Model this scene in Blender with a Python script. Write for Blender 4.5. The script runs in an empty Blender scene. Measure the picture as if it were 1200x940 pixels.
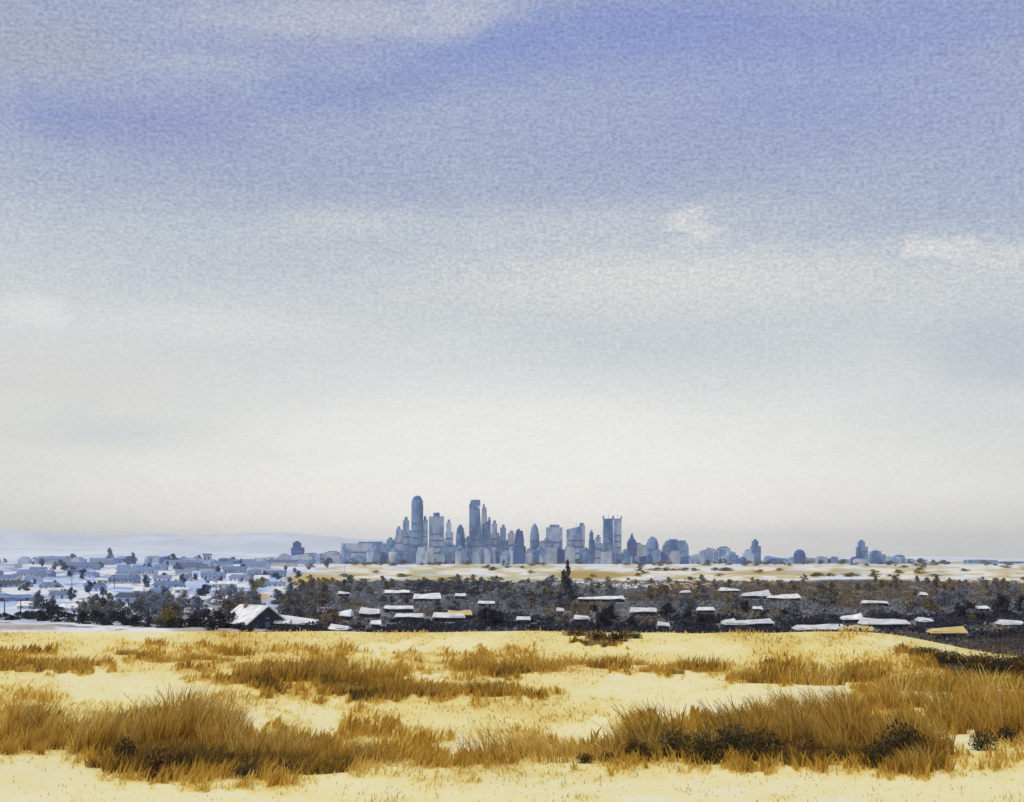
import bpy, math, random
import numpy as np
from mathutils import Vector, Matrix
R = math.radians
C = bpy.context.scene.collection
SC = bpy.context.scene
random.seed(7)
rng = np.random.default_rng(11)

# ------------------------------------------------------------------ camera
F, HX, HY = 1667.0, 600.0, 652.0            # focal length and horizon of the 1200 x 940 photograph
cd = bpy.data.cameras.new('camera')
cam = bpy.data.objects.new('camera', cd); C.objects.link(cam)
cd.sensor_width = 36.0; cd.lens = 36.0 * F / 1200.0
cd.shift_y = (HY - 470.0) / 1200.0
cd.clip_start = 0.5; cd.clip_end = 60000
cam.location = (0, 0, 0); cam.rotation_euler = (R(90), 0, 0)
SC.camera = cam

# ------------------------------------------------------------------ light, sky, exposure
SUN_EL, SUN_AZ = 52.0, -62.0                # azimuth measured from the view direction (+Y), negative = left
sd = bpy.data.lights.new('sun', 'SUN'); sd.energy = 1.95; sd.angle = R(9); sd.color = (1.0, 0.965, 0.90)
so = bpy.data.objects.new('sun', sd); C.objects.link(so)
sdir = Vector((math.sin(R(SUN_AZ)) * math.cos(R(SUN_EL)), math.cos(R(SUN_AZ)) * math.cos(R(SUN_EL)) * -0.6, math.sin(R(SUN_EL)))).normalized()
so.rotation_euler = sdir.to_track_quat('Z', 'Y').to_euler()
so.location = (0, 0, 400)
SC.view_settings.view_transform = 'Standard'; SC.view_settings.look = 'None'
SC.view_settings.exposure = 0.14; SC.view_settings.gamma = 1.0
SC.view_settings.use_curve_mapping = False

class NT:
    """small helper to write node trees"""
    def __init__(s, tree): s.t = tree; s.n = tree.nodes; s.l = tree.links
    def new(s, typ, **kw):
        nd = s.n.new(typ)
        for k, v in kw.items(): setattr(nd, k, v)
        return nd
    def put(s, v, sock):
        if hasattr(v, 'is_output'): s.l.new(v, sock)
        elif isinstance(v, (tuple, list)) and len(v) == 3 and sock.type == 'RGBA': sock.default_value = (*v, 1)
        else: sock.default_value = v
    def m(s, op, a, b=0.0, c=None, clamp=False):
        nd = s.new('ShaderNodeMath', operation=op, use_clamp=clamp)
        s.put(a, nd.inputs[0]); s.put(b, nd.inputs[1])
        if c is not None: s.put(c, nd.inputs[2])
        return nd.outputs[0]
    def mix(s, f, a, b, blend='MIX'):
        nd = s.new('ShaderNodeMix', data_type='RGBA', blend_type=blend)
        s.put(f, nd.inputs[0]); s.put(a, nd.inputs[6]); s.put(b, nd.inputs[7])
        return nd.outputs[2]
    def noise(s, vec, scale, detail=3.0, rough=0.5, col=False):
        nd = s.new('ShaderNodeTexNoise'); s.put(vec, nd.inputs['Vector'])
        nd.inputs['Scale'].default_value = scale; nd.inputs['Detail'].default_value = detail; nd.inputs['Roughness'].default_value = rough
        return nd.outputs['Color' if col else 'Fac']
    def ramp(s, f, stops, interp='LINEAR'):
        nd = s.new('ShaderNodeValToRGB'); cr = nd.color_ramp; cr.interpolation = interp
        while len(cr.elements) < len(stops): cr.elements.new(0.5)
        for e, (p, c) in zip(cr.elements, stops):
            e.position = p; e.color = (*c, 1) if len(c) == 3 else c
        s.put(f, nd.inputs[0]); return nd.outputs[0]
    def scale(s, vec, sx, sy, sz, off=(0, 0, 0)):
        nd = s.new('ShaderNodeMapping'); s.put(vec, nd.inputs[0])
        nd.inputs['Scale'].default_value = (sx, sy, sz); nd.inputs['Location'].default_value = off
        return nd.outputs[0]
    def smooth(s, v, a, b):
        nd = s.new('ShaderNodeMapRange', interpolation_type='SMOOTHSTEP')
        s.put(v, nd.inputs[0]); nd.inputs[1].default_value = a; nd.inputs[2].default_value = b
        return nd.outputs[0]

def lin(r, g, b):
    f = lambda v: (v / 255 / 12.92) if v <= 10 else ((v / 255 + 0.055) / 1.055) ** 2.4
    return (f(r), f(g), f(b))

W = bpy.data.worlds.new('World'); SC.world = W; W.use_nodes = True
W.node_tree.nodes.clear()
n = NT(W.node_tree)
tc = n.new('ShaderNodeTexCoord').outputs['Generated']
sep = n.new('ShaderNodeSeparateXYZ'); n.l.new(tc, sep.inputs[0])
X_, Y_, Z_ = sep.outputs
az = n.m('ARCTAN2', X_, Y_)                                   # 0 ahead, + to the right
el = n.m('ARCSINE', Z_)
comb = n.new('ShaderNodeCombineXYZ'); n.put(az, comb.inputs[0]); n.put(el, comb.inputs[1]); comb.inputs[2].default_value = 0.0
dv = comb.outputs[0]                                          # (azimuth, elevation) in radians
big = n.noise(n.scale(dv, 2.2, 6.0, 1), 1.6, 5, 0.55)
big2 = n.noise(n.scale(dv, 3.0, 9.0, 1, (3.1, 1.7, 0)), 2.2, 5, 0.6)
wob = n.m('MULTIPLY', n.m('SUBTRACT', big, 0.5), 0.10)
tilt = n.m('MULTIPLY', az, 0.05)
elw = n.m('ADD', n.m('ADD', el, wob), tilt)
def E(y): return math.atan((HY - y) / F)
def rp(stops): return [(min(1, max(0, E(y) / R(24))), lin(*c)) for y, c in stops]
base = n.ramp(n.m('DIVIDE', elw, R(24)), rp([
    (640, (212, 211, 207)), (585, (213, 212, 207)), (540, (216, 215, 210)), (480, (213, 214, 212)), (400, (203, 206, 207)), (320, (190, 196, 202)),
    (240, (170, 178, 196)), (170, (160, 169, 195)), (90, (156, 166, 195)), (20, (158, 165, 190))]))
# washes of stronger blue and of pale cloud, each an oval in azimuth / elevation with a broken edge
def blob(px, py, wx, wy, edge=0.35, rot=0.0, nz=big2, amp=1.2):
    a0 = math.atan((px - HX) / F); e0 = math.atan((HY - py) / F * math.cos(a0))
    dx = n.m('SUBTRACT', az, a0); dy = n.m('SUBTRACT', n.m('SUBTRACT', el, e0), n.m('MULTIPLY', dx, rot))
    dx = n.m('DIVIDE', dx, wx / F); dy = n.m('DIVIDE', dy, wy / F)
    d = n.m('SQRT', n.m('ADD', n.m('MULTIPLY', dx, dx), n.m('MULTIPLY', dy, dy)))
    d = n.m('ADD', d, n.m('MULTIPLY', n.m('SUBTRACT', nz, 0.5), amp))
    return n.m('SUBTRACT', 1.0, n.smooth(d, edge, 1.25))
fine = n.noise(n.scale(dv, 9.0, 20.0, 1), 4.0, 7, 0.68)
skyc = base
for (px, py, wx, wy, rot, c, k) in [
        (420, 108, 190, 36, 0.10, (126, 143, 190), 0.6), (540, 70, 120, 30, 0.14, (130, 147, 194), 0.5), (170, 140, 190, 44, 0.0, (136, 145, 190), 0.75), (300, 200, 300, 60, 0.0, (152, 160, 190), 0.5),
        (60, 138, 60, 20, 0, (126, 143, 190), 0.3), (860, 40, 480, 60, -0.01, (133, 147, 198), 0.8), (950, 130, 260, 50, -0.03, (138, 150, 196), 0.5),
        (700, 20, 260, 40, 0, (128, 144, 196), 0.5), (300, 34, 170, 30, 0, (144, 150, 188), 0.45), (760, 180, 360, 60, 0, (150, 160, 192), 0.45),
        (350, 300, 330, 50, 0.02, (182, 189, 199), 0.6), (780, 415, 250, 55, 0.03, (192, 201, 204), 0.75), (1185, 410, 110, 60, 0, (178, 187, 195), 0.7),
        (480, 440, 220, 60, 0, (202, 207, 207), 0.6), (150, 508, 140, 26, 0, (190, 197, 201), 0.6), (1030, 330, 120, 36, 0, (192, 196, 199), 0.3)]:
    skyc = n.mix(n.m('MULTIPLY', blob(px, py, wx, wy, 0.0, rot, big2, 1.6), k, clamp=True), skyc, lin(*c))
for (px, py, wx, wy, rot, c, k, nz, amp, ed) in [
        (400, 22, 240, 26, 0.06, (182, 186, 200), 0.75, fine, 1.6, 0.2), (30, 50, 150, 50, 0, (166, 169, 180), 0.6, big2, 1.4, 0.1), (230, 75, 90, 14, 0, (174, 180, 197), 0.5, fine, 2.0, 0.2),
        (540, 20, 70, 28, 0.2, (184, 188, 202), 0.6, fine, 2.0, 0.3), (700, 262, 300, 30, 0.02, (200, 204, 204), 0.4, fine, 1.8, 0.1), (400, 262, 90, 20, 0.02, (196, 201, 203), 0.6, fine, 2.0, 0.1),
        (780, 330, 420, 50, 0, (217, 216, 210), 0.7, fine, 1.4, 0.0), (250, 382, 170, 20, -0.02, (214, 215, 212), 0.75, fine, 2.6, 0.3),
        (42, 368, 44, 20, 0, (220, 220, 218), 0.8, fine, 3.0, 0.3), (812, 266, 36, 20, 0, (218, 217, 211), 0.6, fine, 3.4, 0.3),
        (1095, 290, 62, 15, -0.12, (219, 218, 212), 0.65, fine, 3.4, 0.35), (1170, 300, 60, 20, -0.2, (210, 210, 206), 0.6, fine, 2.6, 0.3),
        (80, 440, 240, 50, 0, (210, 208, 204), 0.6, big2, 1.4, 0.0), (600, 600, 640, 125, 0, (250, 247, 239), 0.95, big2, 0.5, 0.0), (620, 520, 480, 120, 0, (236, 235, 230), 0.7, big2, 0.8, 0.0)]:
    skyc = n.mix(n.m('MULTIPLY', blob(px, py, wx, wy, ed, rot, nz, amp), k, clamp=True), skyc, lin(*c))
# streaky veil of thin cloud with a fine grain
grain = n.noise(n.scale(dv, 330, 480, 1), 1.0, 2, 0.6)
grain2 = n.noise(n.scale(dv, 90, 210, 1, (5, 2, 0)), 1.0, 3, 0.6)
g = n.m('ADD', n.m('MULTIPLY', n.m('SUBTRACT', grain, 0.5), 0.95), n.m('MULTIPLY', n.m('SUBTRACT', grain2, 0.5), 0.32))
gs = n.m('ADD', 0.25, n.m('MULTIPLY', n.smooth(elw, E(520), E(180)), 0.9))
gm = n.m('ADD', 1.0, n.m('MULTIPLY', g, gs))
blot = n.m('ADD', 0.95, n.m('MULTIPLY', fine, 0.10))
gc = n.new('ShaderNodeCombineXYZ'); n.put(n.m('MULTIPLY', gm, blot), gc.inputs[0]); n.put(n.m('MULTIPLY', gm, blot), gc.inputs[1])
n.put(n.m('POWER', n.m('MULTIPLY', gm, blot), 0.6), gc.inputs[2])
skyc = n.mix(1.0, skyc, gc.outputs[0], 'MULTIPLY')
st = n.new('ShaderNodeTexSky', sky_type='NISHITA', sun_disc=False)
st.sun_elevation = R(SUN_EL); st.sun_rotation = R(math.degrees(math.atan2(sdir.x, sdir.y)))
nis = n.mix(1.0, st.outputs[0], (0.08, 0.08, 0.08), 'MULTIPLY')
skyc = n.mix(0.90, nis, skyc)                                 # thin cloud in front of the clear sky
CLOUD_GAIN = 1.02
bg = n.new('ShaderNodeBackground'); n.l.new(skyc, bg.inputs[0]); bg.inputs[1].default_value = CLOUD_GAIN
wo = n.new('ShaderNodeOutputWorld'); n.l.new(bg.outputs[0], wo.inputs[0])
W.cycles.sampling_method = 'MANUAL'; W.cycles.sample_map_resolution = 512

# ------------------------------------------------------------------ numpy value noise
_T = rng.random((256, 256))
def vn(x, y):
    x = np.asarray(x, float); y = np.asarray(y, float)
    xi = np.floor(x).astype(int); yi = np.floor(y).astype(int); fx = x - xi; fy = y - yi
    fx = fx * fx * (3 - 2 * fx); fy = fy * fy * (3 - 2 * fy)
    g_ = lambda a, b: _T[a & 255, b & 255]
    return (g_(xi, yi) * (1 - fx) + g_(xi + 1, yi) * fx) * (1 - fy) + (g_(xi, yi + 1) * (1 - fx) + g_(xi + 1, yi + 1) * fx) * fy
def fbm(x, y, o=4):
    v = 0; a = 0.5; t = 0
    for k in range(o):
        v = v + a * vn(x * 2 ** k + 17.3 * k, y * 2 ** k + 5.1 * k); t += a; a *= 0.55
    return v / t
def ss(a, b, v):
    t = np.clip((v - a) / (b - a), 0, 1); return t * t * (3 - 2 * t)

# ------------------------------------------------------------------ terrain
PR = [(-3000, -3.4), (6, -3.0), (14, -3.3), (20, -3.5), (30, -4.0), (45, -4.4), (65, -4.75), (85, -4.9), (96, -5.1), (110, -6.3), (140, -10), (200, -15), (280, -17),
      (330, -17.5), (400, -17.8), (500, -18), (600, -18.3), (800, -18.8), (1000, -19.3), (1500, -20.5), (2000, -22),
      (3000, -24), (5500, -28), (8000, -29.5), (14000, -32), (20000, -34)]
PY = np.array([p[0] for p in PR], float); PZ = np.array([p[1] for p in PR], float)
def ground(X, Y):
    X = np.asarray(X, float); Y = np.asarray(Y, float)
    z = np.interp(Y, PY, PZ)
    u = X / np.maximum(Y, 6)
    near = ss(8, 20, Y) * (1 - ss(120, 200, Y))
    z = z + near * (fbm(X * 0.09 + 3, Y * 0.06, 3) - 0.5) * 0.55
    z = z - near * ss(45, 90, Y) * ss(0.24, 0.37, u) * 1.7     # the right edge of the field falls away
    z = z + ss(150, 330, Y) * (fbm(X * 0.008 + 9, Y * 0.006, 3) - 0.5) * 1.6
    return z
def gz(X, Y): return float(ground(X, Y))
_YS = np.concatenate([np.geomspace(8, 96, 500), np.geomspace(285, 14000, 1500)])
_PYS = HY - F * np.interp(_YS, PY, PZ) / _YS
def depth_at(y, far=None):
    """distance at which flat terrain shows at photo height y; far picks the plain beyond the crest"""
    if far is None: far = True
    sel = _YS > 200 if far else _YS < 97
    ys, ps = _YS[sel], _PYS[sel]
    o = np.argsort(ps); return float(np.interp(y, ps[o], ys[o]))
def at(px, py, far=None):
    Y = depth_at(py, far); X = (px - HX) / F * Y
    return X, Y, gz(X, Y)
def pix(X, Y, Z): return HX + F * X / Y, HY - F * Z / Y

# ------------------------------------------------------------------ mesh helpers
def tag(o, label=None, cat=None, group=None, kind=None):
    if label: o['label'] = label
    if cat: o['category'] = cat
    if group: o['group'] = group
    if kind: o['kind'] = kind
    return o
def np_mesh(name, verts, faces, mat, attrs=None, smooth=False):
    """faces: (n,k) int array; attrs: name -> (n_vert, 3|1) array"""
    me = bpy.data.meshes.new(name); verts = np.asarray(verts, np.float32); faces = np.asarray(faces, np.int32)
    me.vertices.add(len(verts)); me.vertices.foreach_set('co', verts.ravel())
    k = faces.shape[1]
    me.loops.add(faces.size); me.loops.foreach_set('vertex_index', faces.ravel())
    me.polygons.add(len(faces)); me.polygons.foreach_set('loop_start', np.arange(len(faces), dtype=np.int32) * k)
    me.polygons.foreach_set('use_smooth', np.full(len(faces), smooth))
    me.update(calc_edges=True)
    for a, v in (attrs or {}).items():
        v = np.asarray(v, np.float32)
        if v.ndim == 1:
            at_ = me.attributes.new(a, 'FLOAT', 'POINT'); at_.data.foreach_set('value', v)
        else:
            at_ = me.attributes.new(a, 'FLOAT_COLOR', 'POINT')
            at_.data.foreach_set('color', np.concatenate([v, np.ones((len(v), 1), np.float32)], 1).ravel())
    me.materials.append(mat); return me
def link(name, me, parent=None, loc=None, rz=0.0, sc=None):
    o = bpy.data.objects.new(name, me); C.objects.link(o); o.parent = parent
    if loc is not None: o.location = loc
    if rz: o.rotation_euler = (0, 0, rz)
    if sc is not None: o.scale = sc if isinstance(sc, (tuple, list)) else (sc, sc, sc)
    return o
class MB:
    def __init__(s): s.v = []; s.f = []
    def add(s, vs, fs):
        b = len(s.v); s.v += [tuple(v) for v in vs]; s.f += [tuple(i + b for i in f) for f in fs]; return s
    def box(s, x0, y0, z0, x1, y1, z1):
        return s.add([(x0, y0, z0), (x1, y0, z0), (x1, y1, z0), (x0, y1, z0), (x0, y0, z1), (x1, y0, z1), (x1, y1, z1), (x0, y1, z1)],
                     [(0, 3, 2, 1), (4, 5, 6, 7), (0, 1, 5, 4), (1, 2, 6, 5), (2, 3, 7, 6), (3, 0, 4, 7)])
    def ring(s, rings, cap=True):
        """list of rings, each a list of points with the same count"""
        b = len(s.v); k = len(rings[0])
        for r in rings: s.v += [tuple(p) for p in r]
        for i in range(len(rings) - 1):
            for j in range(k):
                a = b + i * k + j; c = b + i * k + (j + 1) % k
                s.f.append((a, c, c + k, a + k))
        if cap:
            s.f.append(tuple(b + j for j in reversed(range(k)))); s.f.append(tuple(b + (len(rings) - 1) * k + j for j in range(k)))
        return s
    def tube(s, p, q, r0, r1, k=7):
        p = Vector(p); q = Vector(q); d = (q - p).normalized()
        a = d.orthogonal().normalized(); b = d.cross(a)
        mk = lambda c, r: [c + (a * math.cos(t) + b * math.sin(t)) * r for t in [2 * math.pi * i / k for i in range(k)]]
        return s.ring([mk(p, r0), mk(q, r1)])
    def mesh(s, name, mat, smooth=False):
        me = bpy.data.meshes.new(name); me.from_pydata(s.v, [], s.f); me.materials.append(mat)
        if smooth: me.polygons.foreach_set('use_smooth', [True] * len(me.polygons))
        me.update(); return me

# ------------------------------------------------------------------ materials
def new_mat(name):
    m_ = bpy.data.materials.new(name); m_.use_nodes = True; m_.node_tree.nodes.clear(); return m_, NT(m_.node_tree)
def finish(t, col, rough=0.85, bump=None, transl=0.0, spec=0.25):
    p = t.new('ShaderNodeBsdfPrincipled'); t.put(col, p.inputs['Base Color']); p.inputs['Roughness'].default_value = rough
    p.inputs['Specular IOR Level'].default_value = spec
    if bump is not None:
        b = t.new('ShaderNodeBump'); b.inputs['Strength'].default_value = bump[1]; b.inputs['Distance'].default_value = bump[2]
        t.put(bump[0], b.inputs['Height']); t.l.new(b.outputs[0], p.inputs['Normal'])
    o = t.new('ShaderNodeOutputMaterial')
    if transl > 0:
        tr = t.new('ShaderNodeBsdfTranslucent'); t.put(col, tr.inputs[0])
        mx = t.new('ShaderNodeMixShader'); mx.inputs[0].default_value = transl
        t.l.new(p.outputs[0], mx.inputs[1]); t.l.new(tr.outputs[0], mx.inputs[2]); t.l.new(mx.outputs[0], o.inputs[0])
    else: t.l.new(p.outputs[0], o.inputs[0])
def mat_mottled(name, c0, c1, scale=0.3, rough=0.85, rnd=0.25, stretch=(1, 1, 1), lo=0.35, hi=0.65, gloss=0.25):
    """two colours mixed by noise, plus a brightness of its own for every object"""
    m_, t = new_mat(name)
    tcn = t.new('ShaderNodeTexCoord'); oi = t.new('ShaderNodeObjectInfo')
    v = t.new('ShaderNodeVectorMath', operation='ADD'); t.l.new(tcn.outputs['Object'], v.inputs[0])
    sc_ = t.m('MULTIPLY', oi.outputs['Random'], 97.0); cc = t.new('ShaderNodeCombineXYZ')
    for i in range(3): t.put(sc_, cc.inputs[i])
    t.l.new(cc.outputs[0], v.inputs[1])
    nz = t.noise(t.scale(v.outputs[0], *stretch), scale, 5, 0.6)
    f = t.smooth(nz, lo, hi)
    col = t.mix(f, c0, c1)
    br = t.m('ADD', 1 - rnd, t.m('MULTIPLY', oi.outputs['Random'], 2 * rnd))
    g3 = t.new('ShaderNodeCombineXYZ')
    for i in range(3): t.put(br, g3.inputs[i])
    col = t.mix(1.0, col, g3.outputs[0], 'MULTIPLY')
    finish(t, col, rough, spec=gloss); return m_
def mat_attr(name, rough=0.9, transl=0.0, rnd=0.0, attr='col'):
    m_, t = new_mat(name); a = t.new('ShaderNodeAttribute', attribute_name=attr)
    col = a.outputs['Color']
    if rnd:
        oi = t.new('ShaderNodeObjectInfo'); br = t.m('ADD', 1 - rnd, t.m('MULTIPLY', oi.outputs['Random'], 2 * rnd))
        g3 = t.new('ShaderNodeCombineXYZ')
        for i in range(3): t.put(br, g3.inputs[i])
        col = t.mix(1.0, col, g3.outputs[0], 'MULTIPLY')
    finish(t, col, rough, transl=transl, spec=0.1); return m_

# straw tones shared by the field and everything growing on it
STRAW = [(0.0, (0.84, 0.79, 0.58)), (0.14, (0.85, 0.76, 0.42)), (0.32, (0.82, 0.68, 0.26)), (0.43, (0.76, 0.57, 0.17)),
         (0.54, (0.66, 0.42, 0.075)), (0.66, (0.48, 0.28, 0.045)), (0.80, (0.24, 0.15, 0.04)), (1.0, (0.06, 0.052, 0.03))]
SP = np.array([s[0] for s in STRAW]); SCc = np.array([s[1] for s in STRAW])
def straw(t):
    t = np.clip(np.asarray(t, float), 0, 1)
    return np.stack([np.interp(t, SP, SCc[:, i]) for i in range(3)], -1)

def el_(px, py, cx, cy, rx, ry, soft=0.5):
    d = np.sqrt(((px - cx) / rx) ** 2 + ((py - cy) / ry) ** 2)
    return 1 - ss(1 - soft, 1 + soft, d)
# the field's patches of colour: centre, radii, tone (0 bleached, 1 dark), where they lie on the ground
PATCH = [
    (30, 772, 70, 11, .56), (60, 783, 60, 9, .58), (210, 768, 70, 8, .52), (330, 790, 90, 22, .58), (250, 790, 50, 14, .54),
    (400, 800, 90, 20, .58), (370, 808, 90, 12, .64), (470, 812, 90, 12, .60), (520, 785, 80, 18, .56), (580, 817, 75, 6, .55),
    (640, 778, 70, 9, .55), (700, 783, 80, 8, .50), (590, 777, 40, 18, .58), (455, 816, 60, 7, .68), (420, 770, 120, 14, .42),
    (760, 790, 70, 6, .46), (850, 790, 70, 12, .50), (940, 788, 60, 18, .57), (890, 800, 60, 9, .54), (1000, 780, 70, 12, .52),
    (1080, 790, 120, 20, .54), (1180, 800, 60, 40, .56), (980, 850, 120, 30, .56), (1110, 850, 110, 42, .57), (1190, 850, 50, 34, .50),
    (800, 860, 90, 25, .56), (740, 877, 60, 14, .54), (860, 885, 90, 14, .56), (960, 890, 90, 10, .58), (1070, 895, 40, 22, .58),
    (1150, 895, 80, 6, .50), (1150, 776, 50, 13, 1.0), (1200, 782, 50, 24, 1.0), (1100, 760, 50, 6, .9), (705, 751, 36, 5, .95), (730, 888, 60, 8, .44), (660, 865, 80, 16, .36), (560, 890, 45, 8, .50), (500, 888, 70, 12, .50),
    (430, 870, 60, 24, .52), (360, 880, 70, 25, .58), (280, 880, 90, 30, .58), (180, 870, 90, 36, .58), (120, 890, 36, 18, .60),
    (200, 903, 80, 10, .54), (30, 865, 55, 28, .58), (330, 912, 120, 10, .42), (250, 918, 100, 8, .38), (640, 905, 200, 12, .26),
    (160, 900, 60, 14, .64), (290, 893, 50, 10, .72), (150, 890, 40, 16, .74), (40, 860, 40, 9, .74), (800, 872, 90, 14, .80),
    (900, 872, 60, 14, .78), (1040, 880, 60, 12, .80), (700, 870, 26, 8, .7)]
PALE = [(960, 812, 34, 26), (1075, 822, 14, 26), (1105, 806, 16, 16), (895, 838, 16, 12), (835, 826, 30, 14), (1180, 795, 20, 10), (300, 846, 26, 14), (372, 838, 30, 14), (720, 812, 60, 10), (330, 800, 14, 5), (420, 792, 16, 5), (500, 798, 24, 5), (150, 742, 60, 7), (110, 800, 60, 10), (150, 812, 80, 12), (60, 915, 90, 22), (600, 935, 80, 12), (170, 935, 60, 10),
        (540, 755, 40, 6), (460, 758, 50, 6), (790, 800, 60, 12), (780, 830, 60, 10), (970, 805, 30, 26), (900, 812, 70, 10), (1080, 815, 20, 22),
        (1100, 925, 150, 16), (820, 920, 160, 20), (690, 850, 40, 14), (1030, 745, 30, 3), (560, 870, 50, 14), (420, 925, 60, 12), (1130, 878, 40, 10)]
def field_tone(px, py, amp=0.22):
    base_ = 0.355 - 0.15 * ss(888, 930, py) - 0.02 * np.sin(px * 0.011)
    t = base_ + (fbm(px * 0.012, py * 0.05 + 40, 4) - 0.5) * 0.46
    qx = px + (fbm(px * 0.03 + 7, py * 0.08, 3) - 0.5) * 50 + (fbm(px * 0.11 + 3, py * 0.3, 2) - 0.5) * 30; qy = py + (fbm(px * 0.05, py * 0.1 + 90, 3) - 0.5) * 24 + (fbm(px * 0.14 + 31, py * 0.2, 2) - 0.5) * 12
    hole = fbm(px * 0.022 + 60, py * 0.11 + 13, 4)
    for cx, cy, rx, ry, v in PATCH:
        w = el_(qx, qy, cx, cy, rx, ry, 0.25); t = t * (1 - w) + np.maximum(t, v + (hole - .5) * .85) * w
    for cx, cy, rx, ry in PALE:
        w = el_(qx, qy, cx, cy, rx, ry, 0.4) * 0.95; t = t * (1 - w) + np.minimum(t, 0.16) * w
    return t

# far ground
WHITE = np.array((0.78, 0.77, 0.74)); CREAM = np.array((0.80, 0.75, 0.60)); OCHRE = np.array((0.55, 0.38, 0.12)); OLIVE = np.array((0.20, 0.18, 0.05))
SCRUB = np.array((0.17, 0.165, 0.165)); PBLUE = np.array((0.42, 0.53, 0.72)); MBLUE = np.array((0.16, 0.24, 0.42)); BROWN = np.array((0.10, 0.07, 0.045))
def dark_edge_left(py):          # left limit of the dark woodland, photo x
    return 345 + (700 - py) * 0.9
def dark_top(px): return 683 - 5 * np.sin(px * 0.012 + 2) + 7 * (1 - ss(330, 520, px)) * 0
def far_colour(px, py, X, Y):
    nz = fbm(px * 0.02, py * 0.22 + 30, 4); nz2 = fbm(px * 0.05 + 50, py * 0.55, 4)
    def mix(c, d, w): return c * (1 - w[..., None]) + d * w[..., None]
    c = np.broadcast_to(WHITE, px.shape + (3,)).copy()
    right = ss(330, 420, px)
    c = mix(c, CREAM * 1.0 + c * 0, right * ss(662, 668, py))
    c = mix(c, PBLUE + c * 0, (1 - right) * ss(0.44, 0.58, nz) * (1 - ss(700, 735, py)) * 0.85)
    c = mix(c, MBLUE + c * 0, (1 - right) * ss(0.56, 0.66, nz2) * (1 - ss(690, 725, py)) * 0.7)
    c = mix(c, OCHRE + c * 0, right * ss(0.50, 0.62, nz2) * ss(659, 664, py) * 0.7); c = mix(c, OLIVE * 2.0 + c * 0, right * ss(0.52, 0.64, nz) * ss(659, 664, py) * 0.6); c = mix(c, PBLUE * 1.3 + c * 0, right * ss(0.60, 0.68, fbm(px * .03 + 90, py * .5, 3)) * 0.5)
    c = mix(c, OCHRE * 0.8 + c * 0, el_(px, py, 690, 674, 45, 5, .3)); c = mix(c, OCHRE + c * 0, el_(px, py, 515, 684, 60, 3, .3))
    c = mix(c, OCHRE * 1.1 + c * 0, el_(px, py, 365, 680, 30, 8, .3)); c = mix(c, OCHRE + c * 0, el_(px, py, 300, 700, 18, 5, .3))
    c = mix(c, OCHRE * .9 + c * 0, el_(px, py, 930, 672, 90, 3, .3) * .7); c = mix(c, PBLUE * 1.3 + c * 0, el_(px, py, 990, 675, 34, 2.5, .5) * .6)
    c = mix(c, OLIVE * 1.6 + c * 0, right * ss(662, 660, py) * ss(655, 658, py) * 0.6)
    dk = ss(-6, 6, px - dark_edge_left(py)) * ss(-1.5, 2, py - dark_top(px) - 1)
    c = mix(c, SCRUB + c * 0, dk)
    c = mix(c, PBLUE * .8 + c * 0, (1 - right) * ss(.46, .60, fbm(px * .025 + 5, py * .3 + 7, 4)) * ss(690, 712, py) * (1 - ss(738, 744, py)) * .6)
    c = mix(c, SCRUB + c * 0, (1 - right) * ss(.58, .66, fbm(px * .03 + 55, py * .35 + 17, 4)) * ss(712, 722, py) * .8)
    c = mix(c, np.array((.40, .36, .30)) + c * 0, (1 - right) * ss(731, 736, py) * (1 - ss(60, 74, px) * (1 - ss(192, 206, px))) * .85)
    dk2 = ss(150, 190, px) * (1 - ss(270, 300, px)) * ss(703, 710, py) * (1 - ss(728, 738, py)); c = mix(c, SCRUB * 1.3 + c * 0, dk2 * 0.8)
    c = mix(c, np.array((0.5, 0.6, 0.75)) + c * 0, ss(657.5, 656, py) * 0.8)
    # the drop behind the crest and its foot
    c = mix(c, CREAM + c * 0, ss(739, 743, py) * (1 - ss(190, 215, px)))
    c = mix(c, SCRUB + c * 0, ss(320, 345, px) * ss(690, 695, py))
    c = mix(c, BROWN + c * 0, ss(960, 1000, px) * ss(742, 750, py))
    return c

nearY = np.geomspace(7, 120, 430); midY = np.geomspace(120, 700, 240)[1:]; farY = np.geomspace(700, 16000, 300)[1:]
backY = -np.geomspace(3000, 2, 30); rowsY = np.concatenate([backY, [0, 3, 5], nearY, midY, farY])
uF = np.linspace(-0.46, 0.46, 620); uO = np.geomspace(0.47, 6, 40)
us = np.concatenate([-uO[::-1], uF, uO])
GU, GY = np.meshgrid(us, rowsY)
GX = GU * np.maximum(np.abs(GY), 7.0)
GZ = ground(GX, GY)
GYs = np.maximum(GY, 7.0)
gpx = HX + F * GX / GYs; gpy = HY - F * np.interp(GYs, PY, PZ) / GYs
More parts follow.
